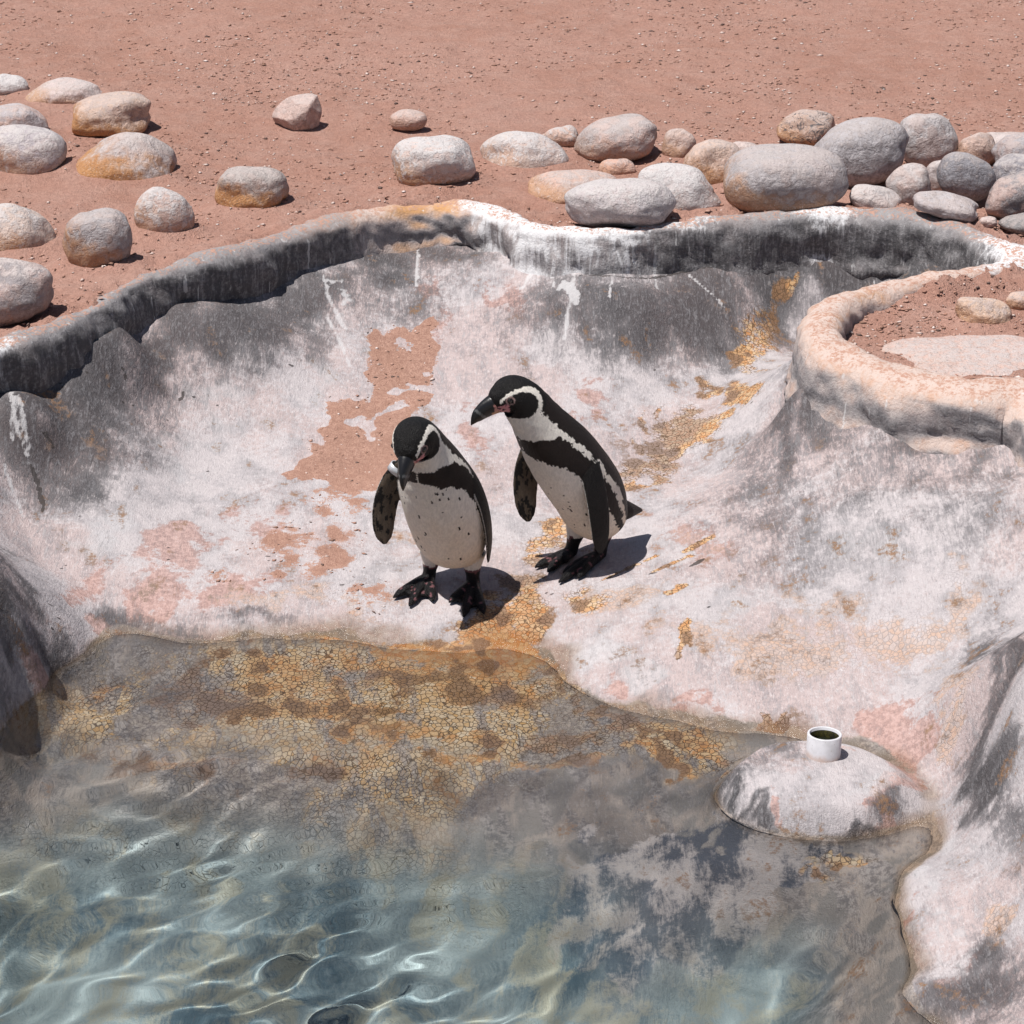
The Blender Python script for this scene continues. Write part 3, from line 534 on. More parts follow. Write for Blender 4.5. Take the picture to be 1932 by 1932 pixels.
def water_mesh():
    st = .011; xs = np.arange(-1.95, 1.96, st); ys = np.arange(2.9, 7.3, st); X, Y = np.meshgrid(xs, ys)
    depth = ZW - ground(X, Y); amp = sstep(.0, .13, depth) * .9 + .10
    calm = 1 - .6 * np.exp(-(((X - .95) / .35) ** 2 + ((Y - 5.6) / .5) ** 2))
    Z = ZW + waves(X, Y) * amp * calm
    gy, gx = np.gradient(depth, st); g2 = gx * gx + gy * gy + 1e-4; k = np.where(depth < WTRIM, (WTRIM - depth) / g2, 0); mv = np.hypot(gx * k, gy * k)
    X = X + gx * k; Y = Y + gy * k; Z = np.where(depth < WTRIM, ZW, Z)
    V, Q, _ = compact(np.stack([X, Y, Z], -1).reshape(-1, 3), grid_quads((mv < st * 1.05) & inside(X, Y)), [])
    return fast_mesh('water', V, Q)
WTRIM = .020
t = NT('pool_water'); t.t.nodes.remove(t.b)
gl = t.t.nodes.new('ShaderNodeBsdfGlass'); gl.inputs['IOR'].default_value = 1.33; gl.inputs['Roughness'].default_value = 0; gl.inputs['Color'].default_value = (1, 1, 1, 1)
t.t.links.new(gl.outputs[0], t.out.inputs['Surface'])
wat = link_me('water', water_mesh(), t.m); tag(wat, 'clear rippled blue-green pool water', 'water', kind='structure')
wat.cycles.is_caustics_caster = True; basin.cycles.is_caustics_receiver = True

# ================================================================== BOULDERS
from mathutils import noise as mnoise
t = NT('boulder'); c = t.coord(src='Object'); g = t.coord(src='Generated')
oi = t.t.nodes.new('ShaderNodeObjectInfo')
seedv = t.n('VectorMath', props={'operation': 'MULTIPLY_ADD'}, i0=oi.outputs['Random'], i1=(37, 23, 11), i2=c)
n1 = t.noise(seedv, 9, 3, .6); n2 = t.noise(seedv, 36, 4, .7, .4); n3 = t.noise(seedv, 130, 3, .8)
def oattr(name):
    a = t.t.nodes.new('ShaderNodeAttribute'); a.attribute_type = 'OBJECT'; a.attribute_name = name; return a.outputs['Fac']
gz = t.n('SeparateXYZ', 2, i0=g); gx = t.n('SeparateXYZ', 0, i0=g)
b = t.mix(t.ss(n2, .35, .68), oi.outputs['Color'], t.mix(1.0, oi.outputs['Color'], (.55, .53, .53), 'MULTIPLY'))
b = t.mix(t.mul(t.ss(t.add(n1, t.mul(t.add(n2, -.5), .6)), .42, .62), t.mul(oattr('pinkish'), .9)), b, (.56, .38, .33))
b = t.mix(t.mul(t.ss(t.noise(seedv, 22, 4, .7, .8), .5, .68), .55), b, t.mix(1.0, b, (.68, .63, .60), 'MULTIPLY'))
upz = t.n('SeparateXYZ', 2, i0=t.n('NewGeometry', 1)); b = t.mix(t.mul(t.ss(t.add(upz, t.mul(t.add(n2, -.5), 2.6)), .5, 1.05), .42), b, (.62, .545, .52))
lowz = t.add(t.math('SUBTRACT', oattr('zoff'), gz), t.add(t.mul(gx, -.45), t.add(t.mul(n1, .8), .55)))
b = t.mix(t.mul(t.ss(t.add(lowz, t.mul(t.add(n2, -.5), .5)), .1, .5), oattr('ochre')), b, t.mix(n2, (.50, .27, .11), (.42, .20, .10)))
b = t.mix(t.mul(t.ss(t.add(n2, t.add(t.mul(gz, .25), t.mul(oattr('crust'), .35))), .74, .9), t.math('MINIMUM', t.mul(oattr('crust'), 2.0), .9)), b, (.60, .565, .56))
b = t.mix(t.mul(t.ss(n3, .57, .70), .75), b, (.14, .12, .12)); b = t.mix(t.mul(t.ss(n3, .43, .32), .5), b, (.68, .63, .62))
vein = t.ss(t.math('ABSOLUTE', t.add(t.noise(seedv, 14, 3, .6, 1.5), -.5)), .0, .03, 1, 0); b = t.mix(t.mul(vein, oattr('veins')), b, (.07, .075, .085))
rock_mat = t.fin(b, .86, t.bump(t.add(t.mul(n2, 1.0), t.add(t.mul(n3, .5), t.mul(n1, .6))), .9, .012), .25)
ICO = None
def ico():
    global ICO
    if ICO is None:
        bm = bmesh.new(); bmesh.ops.create_icosphere(bm, subdivisions=5, radius=1)
        ICO = (np.array([v.co[:] for v in bm.verts]), [[v.index for v in f.verts] for f in bm.faces]); bm.free()
    return ICO
def rock_shape(seed, cuts=0, lump=.16, sharp=False, power=2.3):
    V, F = ico(); r = np.random.default_rng(seed)
    rad = 1 / (np.abs(V) ** power).sum(1) ** (1 / power)
    for _ in range(cuts):
        nrm = r.normal(size=3); nrm /= np.linalg.norm(nrm); dd = r.uniform(.62, .88) if sharp else r.uniform(.8, .95); dt = V @ nrm
        cut = np.where(dt > .05, dd / np.maximum(dt, .05), 9)
        k = 120 if sharp else 9
        rad = -np.log(np.exp(-k * np.minimum(rad, 3)) + np.exp(-k * np.minimum(cut, 3))) / k
    o = Vector(r.uniform(-50, 50, 3))
    d = np.array([mnoise.noise(Vector(v) * 1.1 + o) * lump + mnoise.noise(Vector(v) * 2.7 + o) * lump * .3 + mnoise.noise(Vector(v) * 7 + o) * lump * .07 for v in V])
    P = V * (rad * (1 + d))[:, None]
    P -= (P.max(0) + P.min(0)) / 2; P /= (P.max(0) - P.min(0)) / 2
    return P, F
def rock(label, box, rgb, bury=.3, br=.78, roll=0, seed=1, ochre=0.0, pinkish=.4, crust=0.0, veins=0.0, cuts=2, lump=.16, sharp=False, zlift=0.0, power=2.3, group='boulders around the pool rim', name='boulder', cat='boulder', flat=0):
    x0, y0, x1, y1 = box; xc = (x0 + x1) / 2; zg = SAND
    for _ in range(3):
        G = U(xc, y1, zg); zg = float(sand_top(np.array([G[0]]), np.array([G[1]]))[0]) + zlift
    d = ray(xc, (y0 + y1) / 2); e = math.asin(-d[2] / np.linalg.norm(d)); dep = G[1] * cP + (CAM_H - zg) * sP; S = FPX / dep
    a = (x1 - x0) / 2 / S; bb = br * a; H = (y1 - y0) / S; bb = min(bb, .8 * H / (2 * math.sin(e)) / 1.0 if bury < .5 else .62 * H / math.sin(e))
    h = (H - bury * bb * math.sin(e)) / (2 - bury); cc = math.sqrt(max(h * h - (bb * math.sin(e)) ** 2, (.35 * h) ** 2)) / math.cos(e)
    zc = zg + cc * (1 - bury) * .93 + (min(.012, cc * .1) if bury > .25 else 0); C = U(xc, y0 + h * S, zc)
    if flat: cc = flat; C = U(xc, (y0 + y1) / 2, zg); C[2] += cc * .5 - cc; bb = a * br
    P, F = rock_shape(seed, cuts, lump, sharp, 2.0 if bury > .6 and power == 2.3 else power)
    P = P * np.array([a, bb, cc])
    if roll:
        cr, sr = math.cos(R(roll)), math.sin(R(roll)); X = P[:, 0] * cr + P[:, 2] * sr; Z = -P[:, 0] * sr + P[:, 2] * cr
        P = np.stack([X, P[:, 1], Z], -1); P[:, 0] *= a / np.abs(P[:, 0]).max()
        P[:, 2] *= min(1.0, cc * 1.12 / np.abs(P[:, 2]).max())
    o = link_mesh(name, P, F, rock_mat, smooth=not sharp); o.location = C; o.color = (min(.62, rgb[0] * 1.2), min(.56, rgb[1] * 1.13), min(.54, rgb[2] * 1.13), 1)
    if sharp: o.data.polygons.foreach_set('use_smooth', np.ones(len(o.data.polygons), bool))
    if bury > .25: BANK.append((C[0], C[1], a, bb, min(.022, cc * .2)))
    o['zoff'] = float(bury * .30); o['ochre'] = float(min(1.0, ochre * 1.3)); o['pinkish'] = float(pinkish); o['crust'] = float(crust); o['veins'] = float(veins)
    return tag(o, label, cat, group)
GREY, PALE, PEACH, DARK, LAV = (.34, .33, .335), (.47, .445, .44), (.52, .385, .32), (.20, .20, .215), (.41, .39, .40)
G1, G2, G3 = 'boulders half buried in the sand', 'boulders behind the pool rim', 'stones in the planter bed'
rock('small pale stone at the edge of the sand, behind the long pale pink boulder', (-30, 140, 55, 180), PALE, .7, seed=1, ochre=.2, crust=.5, group=G1)
rock('long pale pink boulder sunk low in the sand, behind the peach block-shaped one', (45, 147, 202, 198), (.54, .45, .43), .9, seed=2, ochre=.5, crust=.2, group=G1)
rock('peach block-shaped boulder with grey patches lying on the sand', (133, 178, 287, 253), (.50, .39, .32), .15, seed=3, ochre=.8, roll=-8, cuts=3, power=3.0, group=G1)
rock('pinkish grey boulder tucked behind the boulder with a white ridge', (-40, 198, 93, 265), LAV, .8, seed=4, ochre=.2, pinkish=.8, group=G1)
rock('smooth grey boulder with a white ridge down its side', (-45, 233, 130, 332), (.39, .37, .385), .85, seed=5, ochre=.45, crust=.35, pinkish=.5, cuts=3, group=G1)
rock('domed grey pink boulder with a broad ochre stain along its foot', (133, 250, 332, 344), (.45, .415, .40), .9, seed=6, ochre=1.0, cuts=3, group=G1)
rock('egg-shaped boulder, half ochre and half grey, with a black mark', (405, 313, 545, 389), (.40, .37, .35), .45, seed=7, ochre=.9, veins=.3, group=G1)
rock('round sandy pink boulder beside the ochre and grey egg-shaped one', (255, 352, 368, 441), (.48, .38, .34), .8, seed=8, ochre=.4, crust=.4, group=G1)
rock('flat pale peach boulder with ochre edges sunk in the sand', (-60, 383, 104, 476), (.55, .44, .39), .9, seed=9, ochre=.6, crust=.3, group=G1)
rock('upright grey boulder with an orange flank leaning in the sand', (115, 392, 250, 509), (.34, .33, .335), .5, seed=10, ochre=.55, pinkish=.3, roll=12, cuts=3, group=G1)
rock('large speckled grey boulder overhanging its own shadow beside the kerb', (-75, 483, 105, 611), (.30, .285, .29), .05, seed=11, ochre=.1, pinkish=.6, crust=.2, roll=-6, group=G1)
rock('angular broken pale rock alone on the sand', (512, 183, 608, 244), (.50, .40, .36), .2, seed=32, cuts=9, lump=.05, sharp=True, pinkish=.6, roll=-14, group=G1, br=.8)
rock('small smooth peach stone alone on the open sand', (735, 207, 806, 247), (.52, .39, .335), .1, seed=13, ochre=.2, cuts=0, lump=.1, name='stone', cat='stone', group=G1)
rock('white crusted boulder with a rusty top near the kerb bend', (738, 255, 898, 352), (.55, .45, .42), .3, seed=14, ochre=.55, crust=.5, group=G1)
rock('flat white and pink boulder sunk in sand beside the white crusted one', (905, 245, 1075, 320), (.57, .47, .44), .9, seed=15, crust=.4, ochre=.3, pinkish=.7, group=G2)
rock('small peach stone with white marks tucked behind the tilted grey oval boulder', (1018, 237, 1095, 278), PEACH, .6, seed=16, crust=.3, ochre=.3, name='stone', cat='stone', group=G2)
rock('tilted oval boulder, grey on top with a peach face', (1083, 220, 1241, 304), (.40, .37, .36), .1, seed=17, ochre=.3, pinkish=.7, roll=-13, group=G2)
rock('small upright peach stone between the tilted oval and the peach boulders', (1247, 243, 1313, 298), (.53, .42, .37), .5, seed=18, ochre=.4, roll=14, name='stone', cat='stone', group=G2)
rock('low peach boulder half covered in sand behind the white-washed one', (995, 320, 1170, 385), (.52, .38, .32), .8, seed=19, ochre=.5, crust=.15, pinkish=.7, group=G2)
rock('small orange stone poking out of the sand', (1128, 298, 1200, 331), (.53, .33, .25), .9, seed=20, ochre=.2, name='stone', cat='stone', group=G2)
rock('white-washed oval boulder sitting on the kerb edge', (1064, 333, 1276, 433), (.47, .455, .46), .05, seed=21, crust=.35, pinkish=.25, group=G2, br=.7)
rock('grey and white boulder with a ridge beside the white-washed oval one', (1200, 308, 1362, 408), (.45, .425, .42), .3, seed=22, crust=.45, pinkish=.6, roll=14, cuts=4, group=G2)
rock('peach boulder tucked behind the big smooth grey one', (1288, 265, 1405, 348), (.53, .40, .33), .5, seed=23, ochre=.6, group=G2)
rock('pale pink stone peeping out behind the peach boulder', (1370, 268, 1435, 305), (.55, .46, .43), .5, seed=24, name='stone', cat='stone', group=G2)
rock('biggest smooth grey boulder with an orange left end behind the kerb', (1363, 275, 1601, 400), (.37, .36, .365), .1, seed=25, ochre=.5, pinkish=.2, crust=.1, cuts=1, lump=.1, power=2.5, group=G2)
rock('rusty orange boulder with dark veins on the sand behind', (1465, 209, 1576, 276), (.44, .33, .27), .2, seed=26, ochre=.5, veins=.9, cuts=4, group=G2)
rock('broad flat-topped smooth grey boulder leaning on its neighbour', (1525, 225, 1713, 348), (.385, .38, .39), .1, seed=27, pinkish=.0, cuts=2, lump=.12, roll=-16, group=G2)
rock('round pale grey boulder with small pink pits', (1698, 214, 1807, 316), (.43, .42, .42), .1, seed=28, pinkish=.35, cuts=2, group=G2)
rock('pale wedge-shaped boulder in the shade of the broad flat-topped one', (1672, 310, 1759, 389), (.47, .445, .435), .1, seed=29, pinkish=.5, roll=-20, group=G2)
rock('pale stone squeezed between the wedge-shaped boulder and the slate grey one', (1745, 300, 1806, 366), (.50, .48, .48), .2, seed=30, pinkish=.2, name='stone', cat='stone', group=G2)
rock('tilted slate grey egg-shaped boulder', (1768, 291, 1879, 379), (.25, .255, .275), .0, seed=31, pinkish=.1, roll=26, cuts=0, lump=.08, group=G2, zlift=.02)
rock('whitish boulder half hidden by the kerb below the broad flat-topped one', (1598, 348, 1702, 398), (.50, .47, .455), .3, seed=33, pinkish=.5, crust=.3, roll=10, group=G2)
rock('light grey boulder half hidden by the kerb below the slate grey one', (1720, 361, 1850, 412), (.42, .41, .42), .3, seed=34, pinkish=.2, roll=12, group=G2)
rock('peach pointed boulder behind the slate grey egg-shaped one', (1806, 248, 1882, 318), (.53, .40, .34), .3, seed=35, ochre=.3, roll=16, group=G2)
rock('long pale pink boulder lying behind the stacked dark ones', (1838, 250, 1960, 300), (.56, .47, .45), .5, seed=36, group=G2)
rock('mid grey boulder on top of the stack', (1872, 250, 1990, 335), (.33, .325, .335), .1, seed=37, pinkish=.4, group=G2, zlift=.0)
rock('dark grey boulder under the mid grey one in the stack', (1868, 290, 1985, 365), (.26, .26, .28), .1, seed=38, pinkish=.1, crust=.2, group=G2)
rock('dark speckled boulder with dull red blotches', (1856, 325, 1995, 416), (.24, .23, .235), .1, seed=39, pinkish=.7, roll=-14, group=G2)
rock('dark green-grey boulder at the foot of the stack', (1884, 402, 2010, 452), (.20, .20, .20), .2, seed=40, pinkish=.1, group=G2)
rock('tiny pale stone wedged between the kerb and the dark boulders', (1846, 408, 1882, 428), (.52, .45, .42), .2, seed=41, name='stone', cat='stone', group=G2)
rock('triangular peach stone standing on the planter soil', (1802, 561, 1908, 613), (.54, .39, .30), .5, seed=42, ochre=.4, roll=10, cuts=5, group=G3, name='stone', cat='stone')
rock('small peach stone against the planter kerb', (1896, 549, 1960, 584), (.52, .38, .30), .4, seed=43, ochre=.4, group=G3, name='stone', cat='stone')
rock('wide flat pale slab almost level with the planter soil', (1630, 610, 2040, 735), (.50, .37, .32), .93, seed=44, crust=.2, flat=.055, power=2.2, ochre=.2, pinkish=.6, group=G3, name='stone', cat='stone', lump=.2, br=.75)

g_co = np.empty(len(ground_o.data.vertices) * 3, np.float32); ground_o.data.vertices.foreach_get('co', g_co); g_co = g_co.reshape(-1, 3)
nr_ = (np.abs(g_co[:, 0]) < 3.2) & (g_co[:, 1] > 6) & (g_co[:, 1] < 13); g_co[nr_, 2] = sand_top(g_co[nr_, 0], g_co[nr_, 1]); ground_o.data.vertices.foreach_set('co', g_co.ravel()); ground_o.data.update()
# ---- loose grit on the sand
def grit(name, n, picker, zf, smin, smax, label):
    oc = np.array([[1, 0, 0], [-1, 0, 0], [0, 1, 0], [0, -1, 0], [0, 0, .7], [0, 0, -.7]]); of = np.array([[0, 2, 4], [2, 1, 4], [1, 3, 4], [3, 0, 4], [2, 0, 5], [1, 2, 5], [3, 1, 5], [0, 3, 5]])
    P = picker(n); n = len(P); z = zf(P[:, 0], P[:, 1]); s = smin + (smax - smin) * rng.random(n) ** 4; ang = rng.uniform(0, 6.28, n)
    k = rng.uniform(.5, 1.5, (n, 6, 1)); sc3 = np.stack([s * rng.uniform(.8, 1.7, n), s * rng.uniform(.6, 1.1, n), s * rng.uniform(.45, .9, n)], -1)
    v = oc[None] * k * sc3[:, None]; ca, sa = np.cos(ang)[:, None], np.sin(ang)[:, None]
    x = v[..., 0] * ca - v[..., 1] * sa; y = v[..., 0] * sa + v[..., 1] * ca
    V = np.stack([x + P[:, 0:1], y + P[:, 1:2], v[..., 2] + (z + .25 * s)[:, None]], -1).reshape(-1, 3)
    F = (of[None] + (np.arange(n) * 6)[:, None, None]).reshape(-1, 3)
    pal = np.array([[.36, .20, .15], [.45, .27, .21], [.60, .48, .43], [.15, .10, .085], [.26, .15, .11], [.7, .6, .56]]); cc = pal[rng.choice(6, n, p=[.33, .25, .14, .10, .14, .04])]
    me = fast_mesh(name, V, F); color_attr(me, 'Col', np.repeat(np.concatenate([cc, np.ones((n, 1))], 1), 6, 0))
    t = NT(name); m = t.fin(t.attr('Col'), .9); o = link_me(name, me, m, smooth=False); return tag(o, label, 'gravel', kind='stuff')
def pick_sand(n):
    x = rng.uniform(-2.6, 2.6, n); y = 6.9 + 5.7 * rng.random(n) ** 1.15; cl = fbm(x * 2.2, y * 2.2, 401, 3)
    k = ~inside(x, y) & (rng.random(n) < .42 + 1.1 * cl); return np.stack([x, y], -1)[k]
grit('loose_grit', 80000, pick_sand, sand_top, 0.0018, .0095, 'loose grit and small chips scattered over the red sand')
def pick_slide(n):
    x = rng.uniform(-.9, .1, n); y = rng.uniform(6.6, 8.6, n); m = bil(x, y, m_sand, GX[0], GY[0], STEP); return np.stack([x, y], -1)[rng.random(n) < m * .8]
grit('slide_grit', 11000, pick_slide, ground, .0016, .008, 'loose grit on the sand that slid down the basin wall')
def pick_bed(n):
    x = rng.uniform(.75, 1.7, n); y = rng.uniform(6.9, 8.2, n); return np.stack([x, y], -1)[~inside(x, y)]
grit('bed_grit', 2600, pick_bed, sand_top, .002, .009, 'crumbled soil in the planter bed')

# ---- plastic pipe in the mound
pb = hit(1553, 1425)
pr = empty('drain_pipe', pb); pr.rotation_euler = (R(-4), R(1.5), 0)
tag(pr, 'short white plastic pipe stub standing in the concrete mound', 'pipe')
def lathe(prof, n=64):
    V = []; F = []; m = len(prof)
    for k in range(n):
        a = 2 * math.pi * k / n
        V += [(r * math.cos(a), r * math.sin(a), z) for r, z in prof]
    for k in range(n):
        k2 = (k + 1) % n
        for i in range(m - 1): F.append((k * m + i, k2 * m + i, k2 * m + i + 1, k * m + i + 1))
    return V, F
t = NT('pvc'); c = t.coord(); n1 = t.noise(c, 30, 4, .65); zz = t.n('SeparateXYZ', 2, i0=c)
b = t.mix(t.ss(n1, .4, .7), (.66, .65, .68), (.56, .55, .57)); b = t.mix(t.mul(t.ss(t.add(zz, t.mul(t.add(n1, -.5), .06)), .022, -.004), .55), b, (.42, .24, .14)); b = t.mix(t.mul(t.ss(t.noise(c, 160, 2), .64, .72), .5), b, (.3, .22, .18))
pvc = t.fin(b, .42, spec=.5)
ro, ri, ph = .0435, .0375, .060
V, F = lathe([(ro, -.04), (ro, ph - .002), (ro - .0015, ph), (ri + .001, ph), (ri, ph - .001), (ri, -.04)])
po = link_mesh('pipe_wall', V, F, pvc, pr)
t = NT('pipe_sludge'); n1 = t.noise(t.coord(), 60, 4, .7); alg = t.fin(t.mix(t.ss(n1, .4, .6), (.012, .012, .006), (.07, .06, .012)), .7)
V, F = lathe([(ri - .0004, ph - .008), (ri - .003, ph - .016), (ri - .0025, ph - .03), (ri - .0004, ph - .04)]); link_mesh('algae_lining', V, F, alg, pr)
V, F = lathe([(.0001, ph - .026), (ri * .6, ph - .0258), (ri - .001, ph - .026)]); t = NT('pipe_water'); link_mesh('standing_water', V, F, t.fin((.012, .014, .008), .04, spec=.6), pr)

# ================================================================== PENGUINS
def crom(P, q):
    P = np.asarray(P, float); n = len(P); q = np.asarray(q, float); i = np.clip(np.floor(q).astype(int), 0, n - 2); u = (q - i)[:, None]
    p1, p2 = P[i], P[i + 1]; p0 = np.where((i > 0)[:, None], P[np.maximum(i - 1, 0)], 2 * p1 - p2); p3 = np.where((i < n - 2)[:, None], P[np.minimum(i + 2, n - 1)], 2 * p2 - p1)
    return .5 * (2 * p1 + (p2 - p0) * u + (2 * p0 - 5 * p1 + 4 * p2 - p3) * u ** 2 + (3 * p1 - p0 - 3 * p2 + p3) * u ** 3)
def tube(C, A, B, ra, rb, K=20, cap=True):
    """closed tube: centres C, unit axes A and B, radii ra and rb"""
    n = len(C); ph = np.arange(K) / K * 2 * np.pi
    P = C[:, None] + A[:, None] * (ra[:, None] * np.cos(ph))[..., None] + B[:, None] * (rb[:, None] * np.sin(ph))[..., None]
    V = P.reshape(-1, 3); idx = np.arange(n * K).reshape(n, K); F = np.stack([idx[:-1], np.roll(idx[:-1], -1, 1), np.roll(idx[1:], -1, 1), idx[1:]], -1).reshape(-1, 4).tolist()
    F.append(idx[0, ::-1].tolist()); F.append(idx[-1].tolist())
    return V, F
BLK, BRN, WHT, PNK, SKIN = np.array([.007, .006, .006]), np.array([.017, .0115, .0100]), np.array([.86, .81, .74]), np.array([.62, .27, .30]), np.array([.008, .007, .0075])
t = NT('plumage'); c = t.coord(); col_ = t.attr('Col'); rgh = t.attr('Col', 3)
fe = t.noise(t.coord((150, 150, 60)), 1, 3, .7); f2 = t.noise(c, 420, 2, .7)
b = t.mix(1.0, col_, t.mix(t.ss(fe, .3, .7), (.88, .87, .86), (1.08, 1.07, 1.06)), 'MULTIPLY')
plum = t.fin(b, rgh, t.bump(t.add(fe, t.mul(f2, .6)), .75, .006), .22)
t = NT('beak_horn'); c = t.coord(); beak_m = t.fin(t.attr('Col'), .32, t.bump(t.noise(t.coord((60, 60, 120)), 1, 3, .6), .25, .003), .5)
t = NT('eye'); eye_m = t.fin((.012, .008, .007), .08, spec=.6)
t = NT('band_metal'); band_m = t.fin((.62, .63, .66), .35, Metallic=.35)

def penguin(label, base_px, yaw, roll, st, tip, hc, hang, flip, feet, head_yaw=0, tail=None, band=None, seed=1, spots=26, head_roll=0):
    r = np.random.default_rng(seed); O = hit(*base_px); psi = R(yaw); al = math.pi - psi
    X = np.array([-math.cos(psi), math.sin(psi), 0]); Y = np.array([-math.sin(psi), -math.cos(psi), 0])
    loc = lambda p: np.array([(p - O) @ X, (p - O) @ Y, p[2] - O[2]])
    root = empty('penguin', O, al); tag(root, label, 'penguin', 'penguins standing in the basin')
    st = np.array(st); Q = np.linspace(0, 12, 230); D = crom(st, Q); K = 132
    dC = np.gradient(D[:, :2], axis=0); dC /= np.linalg.norm(dC, axis=1)[:, None]; Fr = np.stack([dC[:, 1], -dC[:, 0]], -1)
    th = (np.arange(K) / K * 2 - 1) * np.pi
    f = D[:, None, 0] + Fr[:, None, 0] * D[:, None, 3] * np.cos(th); z = D[:, None, 1] + Fr[:, None, 1] * D[:, None, 3] * np.cos(th); x = D[:, None, 2] * np.sin(th) * np.ones_like(f)
    # fuller belly, flatter back
    n0 = vnoise(np.broadcast_to(th * 3, f.shape), np.broadcast_to(Q[:, None] * 2, f.shape), 9)
    f = f + Fr[:, None, 0] * n0 * .003
    def place(P, q):          # head turn about the neck, then sideways lean
        P = np.array(P, float); a = R(head_yaw) * sstep(7.0, 9.6, q); px, py = st[8, 0], 0
        dy = P[:, 1] - st[8, 0]; dx = P[:, 0]
        x2 = dx * np.cos(a) - dy * np.sin(a); y2 = dx * np.sin(a) + dy * np.cos(a)
        P[:, 0], P[:, 1] = x2, y2 + st[8, 0]
        P[:, 0] += math.tan(R(roll)) * np.maximum(P[:, 2] - .05, 0)
        return P
    Qg = np.broadcast_to(Q[:, None], f.shape).ravel(); Tg = np.degrees(np.broadcast_to(th, f.shape)).ravel()
    raw = np.stack([x.ravel(), f.ravel(), z.ravel()], -1)
    idx = np.arange(len(Q) * K).reshape(len(Q), K)
    F = np.stack([idx[:-1], np.roll(idx[:-1], -1, 1), np.roll(idx[1:], -1, 1), idx[1:]], -1).reshape(-1, 4).tolist() + [idx[0, ::-1].tolist(), idx[-1].tolist()]
    # ---- plumage
    jit = 7 * fbm(Tg * .11 + 40, Qg * 5, seed + 3, 3) + 3.5 * vnoise(Tg * .9, Qg * 14, seed); jq = .16 * fbm(Tg * .10, Qg * 1.5, seed + 8, 3) + .10 * vnoise(Tg * .55, Qg * 3, seed + 4)
    at = np.abs(Tg) + jit; q = Qg + jq
    I = np.interp
    thB = I(q, [0, 2, 4, 5.5, 6.5, 7.5, 8.5, 9.3], [118, 119, 119, 112, 104, 102, 99, 92])
    thW = I(q, [0, 2, 3.5, 5, 5.8, 6.4, 6.85, 7.1], [106, 107, 107, 105, 101, 91, 56, 0]); thK = I(q, [0, 1.5, 4, 5, 5.6, 6.0, 6.2], [90, 88, 82, 68, 44, 22, 0])
    colr = np.tile(BRN, (len(raw), 1)); W = (at < thB) & (at > thW) & (q < 9.3) & (q > .6); W |= (at < thK)
    hd = np.array([math.cos(R(hang)), math.sin(R(hang))]); hu = np.array([-hd[1], hd[0]])
    rel = raw[:, 1:] - np.array(hc); A_ = rel @ hd; B_ = rel @ hu; sd = np.abs(raw[:, 0])
    hz = .003 * vnoise(A_ * 260, B_ * 260, 5); E = ((A_ + hz) / .053) ** 2 + ((B_ + hz) / .038) ** 2; Eo = ((A_ + .005 + hz) / .0635) ** 2 + ((B_ - .002 + hz) / .0465) ** 2
    head = (Qg > 8.2); W &= ~(head & (E < 1)); W &= ~((Qg > 9.3))
    ring = (Qg > 7.8) & (E >= 1) & (Eo < 1) & ((B_ > -.004) | (A_ < -.004)) & (A_ < .046) & ((sd > .012))
    W |= ring
    colr[W] = WHT
    under = (Qg > 8.6) & (E >= 1) & (B_ < -.01) & (A_ < .006) & (np.abs(Tg) < 100); colr[under] = WHT; W |= under
    cap_ = head & ~W; colr[cap_] = BLK * 1.1
    pk = (Qg > 10.3) & (A_ > .026) & (A_ < .066) & (B_ < .018 - .25 * (A_ - .03)) & (B_ > -.030) & (sd > .010) & (vnoise(A_ * 190, B_ * 190, 21) + vnoise(A_ * 400, B_ * 400, 23) * .6 > -.24); colr[pk] = PNK
    pk2 = (Qg > 10.8) & (A_ > .036) & (B_ <= -.018); colr[pk2] = PNK * np.array([1, .9, .85])
    eyer = np.hypot(A_ - .019, B_ - .024); colr[(Qg > 9) & (eyer < .0128) & (eyer > .0085)] = [.30, .20, .19]
    for k in range(spots):
        qs, ts, rs = r.uniform(1.6, 5.6), r.uniform(-62, 62), r.uniform(.0022, .0046); i = np.argmin((Qg - qs) ** 2 * 100 + (Tg - ts) ** 2); dd = np.linalg.norm((raw - raw[i]) * np.array([1, 1, .75]), axis=1); colr[(dd < rs) & W & (Qg < 6.2)] = BRN * 1.4
    belly_bounce = np.clip(.10 * (4.2 - Qg) + .12 * fbm(Tg * .03, Qg, seed, 3), 0, .42)[:, None]; colr = np.where(W[:, None], colr * (1 - belly_bounce * np.array([.25, .5, .8])), colr)  # warm ground bounce and shade painted into the white of the lower belly
    body = place(raw, Qg)
    SRC_V = [body]; SRC_C = [np.concatenate([colr, np.where(W, .75, .48)[:, None]], 1)]; SRC_F = [F]
    def piece(V, F, C, rough):
        C = np.broadcast_to(np.asarray(C, float), (len(V), 3)); rr = np.broadcast_to(np.asarray(rough, float), (len(V),))
        SRC_V.append(np.asarray(V)); SRC_C.append(np.concatenate([C, rr[:, None]], 1)); SRC_F.append(F)
    # ---- flippers: shoulder, bend, tip (x right, f, z); width axis; half width
    bands = []
    for k, (sh, mid, tp, wax, hw, inner) in enumerate(flip):
        n = 90; u = np.linspace(0, 1, n)[:, None]; sh, mid, tp = map(np.array, (sh, mid, tp)); Cn = sh * (1 - u) ** 2 + 2 * mid * u * (1 - u) + tp * u * u
        T = np.gradient(Cn, axis=0); T /= np.linalg.norm(T, axis=1)[:, None]; wx = np.array(wax, float); A = wx - (T @ wx)[:, None] * T; A /= np.linalg.norm(A, axis=1)[:, None]; B = np.cross(T, A)
        uu = u.ravel(); ra = hw * I(uu, [0, .12, .3, .5, .7, .85, .94, 1], [.62, .85, 1, 1, .96, .84, .62, .18]); rb = I(uu, [0, .15, .5, .85, 1], [.018, .0135, .0095, .0065, .003])
